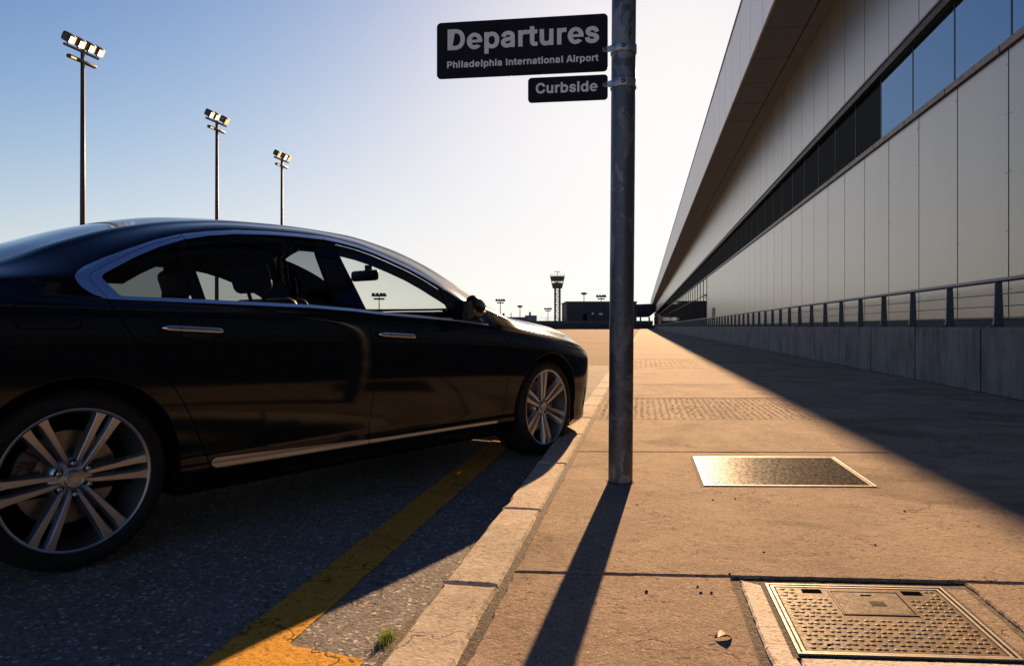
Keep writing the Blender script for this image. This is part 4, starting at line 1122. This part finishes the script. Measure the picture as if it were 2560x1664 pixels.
for sgn in (-1, 1):
    near = sgn < 0
    skin('body', q2 + upper_ + sills + rbump if near else quarter + upper_ + sills + rbump, 0, M['paint'], CAR, sgn)
    skin('front_fender', fend, 0, M['paint'], CAR, sgn)
    if near:
        skin('fuel_flap', flap, .0, M['paint'], CAR, sgn)
    dr = skin('door', d_r, 0, M['paint'], CAR, sgn); df = skin('door', d_f, 0, M['paint'], CAR, sgn)
    skin('side_trim', st_r, .004, M['chrome_satin'], dr, sgn); skin('side_trim', st_f, .004, M['chrome_satin'], df, sgn)
    skin('window_trim', ring, .003, M['chrome'], CAR, sgn, .42)
    skin('pillar_trim', pil[0], -.001, M['gloss_black'], CAR, sgn)
    skin('pillar_trim', bp_r, -.001, M['gloss_black'], dr, sgn); skin('pillar_trim', bp_f, -.001, M['gloss_black'], df, sgn)
    skin('mirror_base', pil[2], -.001, M['gloss_black'], df, sgn)
    skin('window', g_q, -.004, M['glass_privacy'], CAR, sgn); skin('window', g_r, -.004, M['glass_privacy'], dr, sgn)
    skin('window', g_f, -.004, M['glass_clear'], df, sgn)
    skin('headlight', lampz, .001, M['lens'], CAR, sgn); skin('air_slot', slit, -.012, M['hole'], CAR, sgn)
    skin('tail_light', tail, .0, M['red_paint'], CAR, sgn)
    car_doors = (dr, df)
    for d, x0, x1, zc0, zc1 in ((dr, .268, .519, .851, .838), (df, 1.333, 1.589, .818, .804)):
        # chrome handle: flattened capsule in two pieces with a dark cup behind
        def yw(x, z):
            i = int(np.argmin(np.abs(xs - x))); return float(np.interp(z, GR[i, :50, 2], GR[i, :50, 1]))
        def cap(xa, xb, m, nm, par, h=.0135, t=.016, off=.020, lo=True, hi=True):
            b = MB(); k = 14; ns_ = 16; vs = []
            for i in range(k + 1):
                u = i / k; x = xa + (xb - xa) * u
                e = min(1, (u if lo else 9) * (xb - xa) / .035, (1 - u if hi else 9) * (xb - xa) / .035); e = max(.12, math.sqrt(max(0, 1 - (1 - e) ** 2))) if e < 1 else 1
                zc = zc0 + (zc1 - zc0) * (x - x0) / (x1 - x0); yy = yw(x, zc) + off - .006 * (1 - e)
                for j in range(ns_):
                    a = 2 * math.pi * j / ns_; ca, sa = math.cos(a), math.sin(a)
                    vs.append((x, sgn * (yy + t * e * (abs(ca) ** .75) * (1 if ca > 0 else -1)), zc + h * e * (abs(sa) ** .75) * (1 if sa > 0 else -1)))
            b.add(vs, [(i * ns_ + j, i * ns_ + (j + 1) % ns_, (i + 1) * ns_ + (j + 1) % ns_, (i + 1) * ns_ + j) for i in range(k) for j in range(ns_)], 0, True)
            for r0 in (0, k): b.add(vs[r0 * ns_:(r0 + 1) * ns_], [list(range(ns_))])
            return b.build(nm, m, par)
        cap(x0, x0 + .063, M['chrome'], 'handle', d, hi=False); cap(x0 + .0655, x1, M['chrome'], 'handle', d, lo=False)
        b = MB()
        o = []
        for i in range(24):
            a = 2 * math.pi * i / 24; x = (x0 + x1) / 2 + .03 + .075 * math.cos(a); z = (zc0 + zc1) / 2 - .012 + .026 * math.sin(a)
            o.append((x, sgn * (yw(x, z) + .0012), z))
        o.append((np.mean([p[0] for p in o]), sgn * (yw((x0 + x1) / 2 + .03, (zc0 + zc1) / 2 - .012) - .0), (zc0 + zc1) / 2 - .012))
        b.add(o, [(i, (i + 1) % 24, 24) for i in range(24)], 0, True); b.build('handle_cup', M['gloss_black'], d)

skin2('bonnet', hood, 0, M['paint'], CAR)
skin2('bumper', bump_ + nose, 0, M['paint'], CAR)
skin2('grille', grille, -.01, M['shell'], CAR)
skin2('roof', top_, 0, M['paint'], CAR)
skin2('boot_lid', lid, 0, M['paint'], CAR)
skin2('windscreen', ws, -.002, M['glass_clear'], CAR)
skin2('rear_window', rw, -.002, M['glass_rear'], CAR)
skin2('window_seal', frit, -.002, M['gloss_black'], CAR); skin2('window_seal', frit2, -.002, M['gloss_black'], CAR)
skin2('cowl', cowl, -.006, M['plastic'], CAR)
sdin = sdpoly(Din)
trim_in, _ = split(ring + glassz + [p for q in pil for p in q], lambda x, y, z: .055 - sdin(x, y, z))
trim_in, _ = split(trim_in, lambda x, y, z: z - 1.03 + np.clip(x - 1.6, 0, 1) * .25)
for sgn in (-1, 1): skin('cant_rail', trim_in, -.03, M['plastic'], CAR, sgn)
# inner shell, open at every window
shell_p = lower_ + [p for q in pil for p in q] + upper_ + ring + top_ + hood + lid + cowl + nose
shell_p, _ = split(shell_p, lambda x, y, z: np.maximum(np.maximum(x - 2.9, -.75 - x), -np.abs(z - 5) + 9) * 0 + np.minimum(3.70 - x, x + 1.09))
skin2('inner_shell', shell_p, -.014, M['shell'], CAR)

# underbody, wheel wells
b = MB()
b.box(.40, 2.45, -.78, .78, .17, .24); b.box(-1.0, 3.4, -.50, .50, .19, .26); b.box(3.23, 3.33, -.68, .68, .2, .26)
b.build('underbody', M['shell'], CAR)
def ysurf_at(x, z):
    i = int(np.argmin(np.abs(xs - x))); j = sum(SEG[:4])
    return float(np.interp(z, GR[i, :j, 2], GR[i, :j, 1]))
for c in (0., WB):
    for sgn in (-1, 1):
        b = MB()
        path = [(c + ARCH, .20), (c + ARCH, .27)] + [(c + ARCH * math.cos(a), RT + ARCH * math.sin(a)) for a in [math.pi * i / 40 for i in range(41)]] + [(c - ARCH, .27), (c - ARCH, .20)]
        vs = []
        for (x, z) in path:
            yo = ysurf_at(x, max(z, .22)) - .002
            xi = c + (x - c) * .93; zi = z - .02 if z > RT else z
            vs += [(x, sgn * yo, z), (x, sgn * (yo - .018), z), (xi + (x - xi) * .8, sgn * (yo - .03), z), (x, sgn * .52, z)]
        n = len(path)
        fs = [(i * 4 + j, (i + 1) * 4 + j, (i + 1) * 4 + j + 1, i * 4 + j + 1) for i in range(n - 1) for j in range(3)]
        b.add(vs, fs, 0, False)
        b.add([vs[i * 4 + 3] for i in range(n)] + [(c, sgn * .52, RT)], [(i, i + 1, n) for i in range(n - 1)])
        b.build('wheel_well', M['shell'], CAR)
# arch lips: rolled painted edge
for c in (0., WB):
    for sgn in (-1, 1):
        b = MB(); pts = []
        for a in [math.pi * i / 48 for i in range(49)]:
            x, z = c + (ARCH + .001) * math.cos(a), RT + (ARCH + .001) * math.sin(a)
            pts.append((x, sgn * (ysurf_at(x, z) - .004), z))
        b.tube(pts, .005, 8); b.build('arch_lip', M['paint'], CAR)

# ---- wheels
def wheel(xc, yc, rot, steer, sgn):
    w = empty('wheel', (xc, sgn * yc, RT), steer, CAR)
    # built with the outer face towards -y at y = 0 (rim plane), inside at +y
    S = Matrix.Scale(-1, 4, (0, 1, 0)) if sgn > 0 else Matrix.Identity(4)
    def bd(b, nm, mats, par=w):
        if sgn > 0:
            b.v = [(x, -y_, z) for x, y_, z in b.v]; b.f = [f[::-1] for f in b.f]
        return b.build(nm, mats, par, None, 32)
    ro = .320
    prof = [(.2495, .012), (.2515, -.002), (.256, -.010), (.262, -.013), (.275, -.0155), (.289, -.0145), (.300, -.009), (.308, -.001), (.3125, .010), (.3155, .022), (.3185, .045), (.3165, .0455), (.3165, .052), (.3195, .0525), (.320, .085), (.314, .0855), (.314, .094), (.320, .0945), (.320, .135), (.314, .1355), (.314, .144), (.320, .1445), (.3195, .178), (.3165, .1785), (.3165, .185), (.3185, .1855), (.3155, .208), (.310, .226), (.297, .238), (.275, .243), (.25, .235)]
    b = MB(); b.lathe(prof, 96, 0, 'Y')
    for i in range(72):                                           # tread blocks: grooves across the shoulder
        a = 2 * math.pi * i / 72; mt = Matrix.Rotation(a, 4, 'Y') @ Matrix.Translation((.3125, 0, 0))
        b.box(-.004, .0045, .012, .044, -.0095, .0095, 0, mt @ Matrix.Rotation(R(14), 4, 'Z'))
    bd(b, 'tyre', [M['rubber']])
    b = MB()
    b.lathe([(.2385, .030), (.2390, .002), (.2405, -.0045), (.2470, -.0075), (.2515, -.0065), (.2525, -.002), (.2500, .012)], 96, 0, 'Y')   # lip
    b.lathe([(.2385, .002), (.2365, .030), (.232, .075), (.226, .10), (.224, .17), (.236, .205)], 96, 1, 'Y')                              # barrel
    # 6 pairs of spokes
    def spoke(a0, lat):
        r0, r1 = .040, .2395; n = 14
        L, Rr_, = [], []
        vs = []
        for i in range(n + 1):
            t = i / n; r = r0 + (r1 - r0) * t
            lc = lat * (.0125 + (.0300 - .0125) * (t ** .85)); hw = .0066 + .0074 * t + .003 * max(0, t - .85) / .15
            yf = .030 - .0305 * (t ** .7) - (.004 if t > .96 else 0) * 0     # face, dished towards the hub
            dp = .034 - .010 * t                                             # spoke depth
            ch = .0022
            for (dx, dy) in ((-hw - .0075, dp), (-hw - .0015, .006), (-hw, ch), (-hw + ch * .8, 0), (hw - ch * .8, 0), (hw, ch), (hw + .0015, .006), (hw + .0075, dp)):
                p = Vector((r, yf + dy, lc + dx))
                p = Matrix.Rotation(-a0, 4, 'Y') @ p; vs.append(tuple(p))
        k = 8
        for i in range(n):
            for j in range(k - 1):
                pass
        face = [(i * k + j, (i + 1) * k + j, (i + 1) * k + j + 1, i * k + j + 1) for i in range(n) for j in (2, 3, 4)]
        sides = [(i * k + j, (i + 1) * k + j, (i + 1) * k + j + 1, i * k + j + 1) for i in range(n) for j in (0, 1, 5, 6)]
        b.add(vs, face, 0, False); b.add(vs, sides, 1, False)
    for q in range(6):
        for s in (-1, 1): spoke(rot + q * math.pi / 3, s)
    # hub with lug pockets between the spoke pairs
    b.lathe([(.024, .028), (.036, .0285), (.046, .032), (.060, .037), (.072, .044), (.080, .055), (.086, .08)], 64, 1, 'Y')
    rim = bd(b, 'rim', [M['alloy'], M['alloy_dark']])
    for q in range(6):
        b = MB(); a = rot + R(30) + q * math.pi / 3
        c = (.0555 * math.cos(a), 0, .0555 * math.sin(a))
        b.lathe([(.0150, .0285), (.0150, .0255), (.0135, .0255), (.0125, .0345), (.0001, .0345)], 18, 1, 'Y', c)
        b.lathe([(.0098, .045), (.0098, .024), (.0088, .0205), (.0050, .0180), (.0001, .0175)], 6, 0, 'Y', c, False)
        bd(b, 'lug_nut', [M['alloy_dark'], M['hole']])
    b = MB(); b.lathe([(.032, .040), (.0325, .022), (.031, .0185), (.029, .0175), (.0275, .0185), (.0265, .0188), (.0001, .0182)], 40, 0, 'Y')
    rr = random.Random(2)
    for i in range(26):                                           # relief of the cap's emblem
        x, z = rr.uniform(-.02, .02), rr.uniform(-.02, .02)
        if math.hypot(x, z) < .022: b.box(x - rr.uniform(.0012, .004), x + rr.uniform(.0012, .004), 0.0166, .019, z - rr.uniform(.001, .003), z + rr.uniform(.001, .003), 0)
    bd(b, 'hub_cap', [M['alloy']])
    b = MB(); b.lathe([(.07, .085), (.085, .080), (.088, .092), (.165, .092), (.168, .094), (.168, .118), (.09, .118)], 64, 0, 'Y'); bd(b, 'brake_disc', [M['disc']])
    b = MB()
    ca = R(168) if xc < 1 else R(20)
    for i in range(9):
        a = ca + R(-22 + 44 * i / 9); mt = Matrix.Rotation(-a, 4, 'Y')
        b.bevbox(.115, .182, .068, .135, -.017, .017, .006, 2, 0, mt)
    b.lathe([(.017, .068), (.017, .060), (.001, .059)], 14, 0, 'Y', (.15 * math.cos(ca), 0, .15 * math.sin(ca)))
    bd(b, 'brake_caliper', [M['caliper']])
    b = MB(); b.lathe([(.0001, .13), (.225, .13), (.225, .16), (.0001, .16)], 40, 0, 'Y'); bd(b, 'backing_plate', [M['shell']])
    return w
wheel(0, .885, R(3), 0, -1); wheel(WB, .885, R(36), R(2.3), -1)
wheel(0, .885, R(20), 0, 1); wheel(WB, .885, R(10), R(2.3), 1)

# ---- door mirrors
for sgn in (-1, 1):
    df = [o for o in CAR.children if o.name.startswith('door')][1 if sgn < 0 else 3]
    b = MB(); n, k = 28, 14; vs = []
    cx_, cy_, cz_ = 1.935, 1.012, .962
    for i in range(k + 1):
        t = i / k; x = cx_ + .125 * t
        e = (max(0, 1 - t ** 2.3)) ** .55
        for j in range(n):
            a = 2 * math.pi * j / n; ca, sa = math.cos(a), math.sin(a)
            px = abs(ca) ** .7 * (1 if ca > 0 else -1); pz = abs(sa) ** .7 * (1 if sa > 0 else -1)
            vs.append((x - .045 * px * (1 - t), sgn * (cy_ + .080 * px * (.25 + .75 * e) - .02 * t), cz_ + .066 * pz * e - .012 * t + .010 * px * (1 - t)))
    b.add(vs, [(i * n + j, i * n + (j + 1) % n, (i + 1) * n + (j + 1) % n, (i + 1) * n + j) for i in range(k) for j in range(n)], 0, True)
    b.add(vs[-n:], [list(range(n))])
    mr = b.build('mirror', M['paint'], CAR)
    b = MB(); o = [(x + .010, y_, z) for x, y_, z in vs[:n]]; b.add(vs[:n] + o, [(j, (j + 1) % n, n + (j + 1) % n, n + j) for j in range(n)], 1)
    c = Vector((cx_ + .010, sgn * cy_, cz_)); o2 = [tuple(c + (Vector(p) - c) * .97) for p in o]
    b.add(o2, [list(range(n))], 0); b.build('mirror_glass', [M['chrome'], M['gloss_black']], mr)
    b = MB(); vs2 = []
    for i in range(9):
        u = i / 8
        for (dz, dx) in ((-.013, 0), (.010 - .008 * u, .0)):
            y_ = cy_ - .02 + .098 * u; xx = cx_ + .100 - .085 * u ** 2
            vs2.append((xx + .030 * (1 - u), sgn * (y_ + .006), cz_ - .024 + dz + .004 * u))
    b.add(vs2, [(2 * i, 2 * i + 1, 2 * i + 3, 2 * i + 2) for i in range(8)], 0, True); ind = b.build('indicator', M['amber'], mr)
    sm = ind.modifiers.new('thick', 'SOLIDIFY'); sm.thickness = .006
    b = MB(); b.ext([(1.93, .84), (2.06, .855), (2.04, .93), (1.95, .95)], .885, .955, 0, Matrix(((1, 0, 0, 0), (0, 0, sgn, 0), (0, 1, 0, .055), (0, 0, 0, 1)))); b.build('mirror_foot', M['gloss_black'], mr)

# ---- cabin
def seat(x, y, w):
    b = MB()
    b.bevbox(x, x + .50, y - w / 2, y + w / 2, .36, .50, .05, 3)
    mt = Matrix.Translation((x + .04, 0, .46)) @ Matrix.Rotation(R(-18), 4, 'Y')
    b.bevbox(-.07, .07, y - w / 2, y + w / 2, 0, .56, .05, 3, 0, mt)
    b.bevbox(-.055, .035, y - .135, y + .135, .60, .76, .04, 3, 0, mt)
    for s in (-.06, .06): b.box(-.015, 0, y + s - .006, y + s + .006, .5, .62, 0, mt)
    return b.build('seat', M['leather'], CAR)
seat(1.16, -.38, .50); seat(1.16, .38, .50)
b = MB(); mt = Matrix.Translation((.30, 0, .46)) @ Matrix.Rotation(R(-22), 4, 'Y')
b.bevbox(.25, .80, -.68, .68, .34, .50, .05, 3); b.bevbox(-.08, .08, -.68, .68, 0, .53, .05, 3, 0, mt)
for y_ in (-.40, .40): b.bevbox(-.06, .03, y_ - .14, y_ + .14, .52, .66, .04, 3, 0, mt)
b.bevbox(-.55, .12, -.68, .68, .86, .92, .02, 1)
b.build('rear_seat', M['leather'], CAR)
b = MB(); b.bevbox(1.98, 2.50, -.72, .72, .60, .868, .05, 3); b.bevbox(1.85, 2.05, .18, .56, .74, .885, .04, 3); b.bevbox(1.2, 2.0, -.12, .12, .35, .62, .04, 2)
b.build('dashboard', M['plastic'], CAR)
b = MB(); mt = Matrix.Translation((1.72, .38, .86)) @ Matrix.Rotation(R(-66), 4, 'Y')
b.tube([tuple(mt @ Vector((.185 * math.cos(a), .185 * math.sin(a), 0))) for a in [2 * math.pi * i / 36 for i in range(37)]], .016, 8)
b.bevbox(-.05, .05, -.17, .17, -.02, .01, .008, 1, 0, mt); b.bevbox(-.175, .0, -.02, .02, -.02, .0, .006, 1, 0, mt)
b.build('steering_wheel', M['plastic'], CAR)
b = MB(); b.bevbox(2.02, 2.06, -.125, .125, 1.155, 1.225, .018, 2); b.box(2.05, 2.09, -.012, .012, 1.20, 1.26); b.build('rear_view_mirror', M['plastic'], CAR)
b = MB(); b.box(-.55, 2.6, -.80, .80, .26, .30); b.build('cabin_floor', M['shell'], CAR)
# ---------------------------------------------------------------- far side of the apron
def frame_at(u0, u1, Z):
    a, c = at(u0, 816, Z), at(u1, 816, Z)
    d = c - a; return a, math.atan2(d.y, d.x), math.hypot(d.x, d.y)
# boundary wall
a, rz, L = frame_at(1190, 1632, 232)
root = empty('boundary_wall', (a.x, a.y, 0), rz); tag(root, 'long low dark boundary wall with a pale beam across the far edge of the apron', 'wall')
b = MB(); b.box(0, L, 0, .5, 0, 1.72, 0); b.build('wall', M['far_dark'], root)
b = MB(); b.box(-.5, L, -.25, .6, 1.72, 2.75, 0); b.build('beam', M['far_grey'], root)
b = MB(); rr = random.Random(4)
x = .4
while x < L:
    b.box(x, x + rr.uniform(.12, .5), -.2, -.01, .1, rr.uniform(.7, 1.6), rr.choice((0, 0, 1))); x += rr.uniform(.9, 2.6)
b.build('buttress', [M['far_grey'], M['tower_steel']], root)
# guard rail on the boundary wall
a2, rz2, L2 = frame_at(1196, 1416, 234)
root = empty('guard_rail', (a2.x, a2.y, 2.75), rz2); tag(root, 'thin dark guard rail along the top of the boundary wall left of the dark hall', 'railing')
b = MB()
for z in (.55, 1.15): b.box(0, L2, 0, .07, z, z + .07)
b.build('rail', M['far_dark'], root)
b = MB(); x = 0
while x < L2: b.box(x, x + .09, 0, .07, -.02, 1.15); x += 3.2
b.build('upright', M['far_dark'], root)
# dark hall
a, rz, L = frame_at(1417, 1592, 242)
root = empty('dark_hall', (a.x, a.y, 0), rz); tag(root, 'plain dark grey hall with a flat roof behind the boundary wall', 'building')
b = MB(); x = 0; 
while x < L - .1:
    w = min(3.1, L - x); 
    for z0, z1 in ((0, 7.25), (7.31, 9.25)): b.box(x + .03, x + w - .03, 0, .3, z0, z1, 0)
    x += 3.1
b.box(0, L, .31, 24, 0, 9.2, 0); b.build('wall', M['far_dark'], root)
b = MB(); b.box(-.25, L + .2, -.25, 24.2, 9.26, 9.5); b.build('roof', M['far_grey'], root)
b = MB(); b.box(5.6, 6.9, -.05, .0, 2.6, 5.2); b.build('door', M['shell'], root)
# link canopy to the terminal
a, rz, L = frame_at(1588, 1643, 262)
root = empty('link_canopy', (a.x, a.y, 0), rz); tag(root, 'dark covered link bridge joining the far end of the terminal to the hall', 'canopy')
b = MB()
b.add([(0, 0, 4.4), (L * .62, 0, 4.4), (L, 0, 6.9), (L, 0, 9.4), (0, 0, 9.1)] + [(0, 9, 4.4), (L * .62, 9, 4.4), (L, 9, 6.9), (L, 9, 9.4), (0, 9, 9.1)],
      [(0, 1, 2, 3, 4), (9, 8, 7, 6, 5), (0, 5, 6, 1), (1, 6, 7, 2), (2, 7, 8, 3), (3, 8, 9, 4), (4, 9, 5, 0)])
b.build('bridge', M['far_dark'], root)
b = MB()
for x in (1.8, L * .62): b.box(x, x + .5, .2, .8, 0, 4.4)
b.build('column', M['far_grey'], root)
# control tower
p = at(1393.5, 816, 320)
root = empty('control_tower', (p.x, p.y, 0), PHI); tag(root, 'airport control tower with an olive cab on an open lattice shaft', 'tower')
b = MB(); h0, h1 = 1.6, 18.2
for sx in (-1.25, 1.25):
    for sy in (-1.25, 1.25): b.box(sx - .17, sx + .17, sy - .17, sy + .17, h0 - 1.6, h1, 0)
b.box(-1.05, -.65, -1.2, -.8, 0, h1, 0); b.box(.45, .9, -1.2, -.9, 0, h1, 0)
b.build('leg', M['tower_steel'], root)
b = MB(); z = 1.8; k = 0
while z < h1 - 1:
    b.box(-1.2, 1.2, -1.30, -1.18, z, z + .14); b.box(-1.2, 1.2, 1.18, 1.30, z, z + .14)
    s = 1 if k % 2 else -1
    for t in range(6):
        x0 = s * (-1.0 + t * .36); b.box(min(x0, x0 + s * .42), max(x0, x0 + s * .42), -.55, .3, z + t * .2, z + .1 + t * .2)
    b.tube([(-s * 1.2, -1.25, z), (s * 1.2, -1.25, z + 1.25)], .07, 5); z += 1.25; k += 1
b.build('stair', M['tower_steel'], root)
b = MB(); n = 8
def ring8(r0, z0, r1, z1, m):
    vs = [(r * math.cos(math.pi / 8 + i * math.pi / 4), r * math.sin(math.pi / 8 + i * math.pi / 4), z) for r, z in ((r0, z0), (r1, z1)) for i in range(8)]
    b.add(vs, [(i, (i + 1) % 8, 8 + (i + 1) % 8, 8 + i) for i in range(8)] + [tuple(range(8))[::-1], tuple(range(8, 16))], m)
ring8(2.3, h1, 2.35, h1 + .35, 1); ring8(2.35, h1 + .35, 2.85, h1 + 2.35, 0)
ring8(3.05, h1 + 3.3, 3.5, h1 + 5.2, 0); ring8(3.62, h1 + 5.2, 3.62, h1 + 5.4, 2)
b.build('cab', [M['tower_olive'], M['shell'], M['white_rail']], root)
b = MB()
vs = [(r * math.cos(math.pi / 8 + i * math.pi / 4), r * math.sin(math.pi / 8 + i * math.pi / 4), z) for r, z in ((2.86, h1 + 2.355), (3.04, h1 + 3.295)) for i in range(8)]
b.add(vs, [(i, (i + 1) % 8, 8 + (i + 1) % 8, 8 + i) for i in range(8)]); b.build('cab_window', M['glass_clear'], root)
b = MB()
for i in range(8):
    an = math.pi / 8 + i * math.pi / 4
    b.tube([(2.84 * math.cos(an), 2.84 * math.sin(an), h1 + 2.3), (3.03 * math.cos(an), 3.03 * math.sin(an), h1 + 3.35)], .06, 5)
b.box(-.9, .5, -.4, .4, h1 + 2.36, h1 + 2.9)
b.build('cab_mullion', M['tower_olive'], root)
b = MB()
for i in range(16):
    an = i * math.pi / 8; b.box(3.4 * math.cos(an) - .03, 3.4 * math.cos(an) + .03, 3.4 * math.sin(an) - .03, 3.4 * math.sin(an) + .03, h1 + 5.35, h1 + 6.2)
b.lathe([(3.38, h1 + 6.15), (3.42, h1 + 6.15), (3.42, h1 + 6.22), (3.38, h1 + 6.22), (3.38, h1 + 6.15)], 24, 0, 'Z'); b.build('roof_rail', M['white_rail'], root)
b = MB()
b.tube([(0, 0, h1 + 5.3), (0, 0, h1 + 7.4)], .07, 6); b.bevbox(-1.35, 1.35, -.15, .15, h1 + 7.4, h1 + 7.66, .05, 1)
b.tube([(-.1, 0, h1 + 6.1), (.25, 0, h1 + 6.5), (.2, 0, h1 + 6.9), (-.1, 0, h1 + 7.0)], .09, 6)
for x in (-2.6, 2.75): b.tube([(x, 0, h1 + 5.3), (x, 0, h1 + 6.7)], .035, 5)
b.build('radar', M['far_grey'], root)
# low structures left of the tower
a, rz, L = frame_at(1150, 1342, 286)
root = empty('low_terminal', (a.x, a.y, 0), rz); tag(root, 'pale low terminal wing far away, seen just above the bonnet', 'building')
b = MB(); b.box(0, L * .86, 0, 12, 0, 4.7); b.box(L * .85, L, 0, 8, 0, 5.4); b.box(L * .2, L * .45, 2, 9, 4.7, 5.5); b.build('wall', M['far_pale'], root)
b = MB(); b.box(L * .55, L * .58, 2, 3, 4.7, 6.3); b.box(L * .90, L * .925, 2, 3, 5.4, 6.8); b.box(L * .66, L * .67, 2, 3, 4.7, 6.4); b.build('chimney', M['far_dark'], root)
# distant skyline behind everything
rr = random.Random(8)
# distant lamp posts
def lamp(u, vt, Z, label, kind):
    p = at(u, vt, Z); h = p.z
    root = empty('lamp_post', (p.x, p.y, 0), PHI); tag(root, label, 'lamp post', 'distant lamp posts')
    b = MB(); b.lathe([(.22, 0), (.14, h), (0, h + .02)], 8, 0, 'Z'); b.build('pole', M['tower_steel'], root)
    b = MB()
    if kind == 0: b.lathe([(.2, h - .5), (1.15, h - .25), (1.3, h + .25), (.9, h + .5), (0.01, h + .55)], 12, 0, 'Z')
    else:
        b.box(-2.1, 2.1, -.4, .4, h, h + .5); b.box(-1.5, 1.5, -.35, .35, h - .9, h - .45)
        for x in (-1.6, -.5, .6, 1.5): b.bevbox(x - .4, x + .4, -.6, .5, h + .3, h + 1.0, .1, 1)
    b.build('lamp_head', M['far_dark'], root)
lamp(1251, 753, 300, 'tall far lamp post standing over the bonnet, left of the control tower', 1)
lamp(1300, 766, 320, 'short thin far lamp post standing midway between the bonnet and the control tower', 0)
lamp(1370, 774, 380, 'faint far lamp post immediately left of the control tower', 1)
lamp(1460, 734, 290, 'far lamp post with a single round head above the dark hall roof', 0)
lamp(1503, 743, 290, 'far lamp post with a double arm head above the dark hall roof', 1)
lamp(948, 741, 200, 'far lamp post seen through the front side window of the car', 1)
# slim lamps in front of the boundary wall
def slim(u, vt, Z, two, label):
    p = at(u, vt, Z); h = p.z
    root = empty('yard_lamp', (p.x, p.y, 0), PHI); tag(root, label, 'yard lamp', 'yard lamps before the far wall')
    b = MB(); b.tube([(0, 0, 0), (0, 0, h)], .09, 6); b.build('pole', M['far_dark'], root)
    b = MB()
    for x in ((-.3, .3) if two else (0,)): b.lathe([(.01, h - .25), (.34, h), (.34, h + .2), (.01, h + .5)], 10, 0, 'Z', (x, 0, 0))
    b.build('globe', M['white_rail'], root)
slim(1482, 785, 226, 0, 'slim yard lamp with one pale globe in front of the dark hall')
slim(1502, 786, 226, 1, 'slim yard lamp with twin pale globes in front of the dark hall')
# vehicles under the link canopy
def farvan(u, Z, rz, mat, label, w=2.0, l=5.2, h=2.3):
    p = at(u, 816, Z)
    root = empty('parked_van', (p.x, p.y, 0), rz); tag(root, label, 'van', 'vans below the link canopy')
    b = MB(); pr = [(-l / 2, .35), (l / 2, .35), (l / 2, 1.1), (l / 2 - .8, 1.3), (l / 2 - 1.5, h), (-l / 2, h)]
    b.ext(pr, -w / 2, w / 2, 0, Matrix(((1, 0, 0, 0), (0, 0, 1, 0), (0, 1, 0, 0), (0, 0, 0, 1)))); b.build('body', mat, root)
    b = MB(); b.ext([(l / 2 - 1.45, 1.35), (l / 2 - .85, 1.35), (l / 2 - 1.45, h - .2)], -w / 2 - .02, w / 2 + .02, 0, Matrix(((1, 0, 0, 0), (0, 0, 1, 0), (0, 1, 0, 0), (0, 0, 0, 1)))); b.build('window', M['gloss_black'], root)
    for x in (-l / 2 + 1, l / 2 - 1):
        for s in (-1, 1):
            b = MB(); b.lathe([(.01, -.12), (.36, -.12), (.36, .12), (.01, .12)], 14, 0, 'Y', (x, s * (w / 2 - .1), .36)); b.build('wheel', M['rubber'], root)
farvan(1611, 240, R(80), M['white_van'], 'white van parked under the far link canopy')
farvan(1622, 236, R(10), M['red_paint'], 'low red cart parked before the white van under the far canopy', 1.6, 4.0, 1.2)
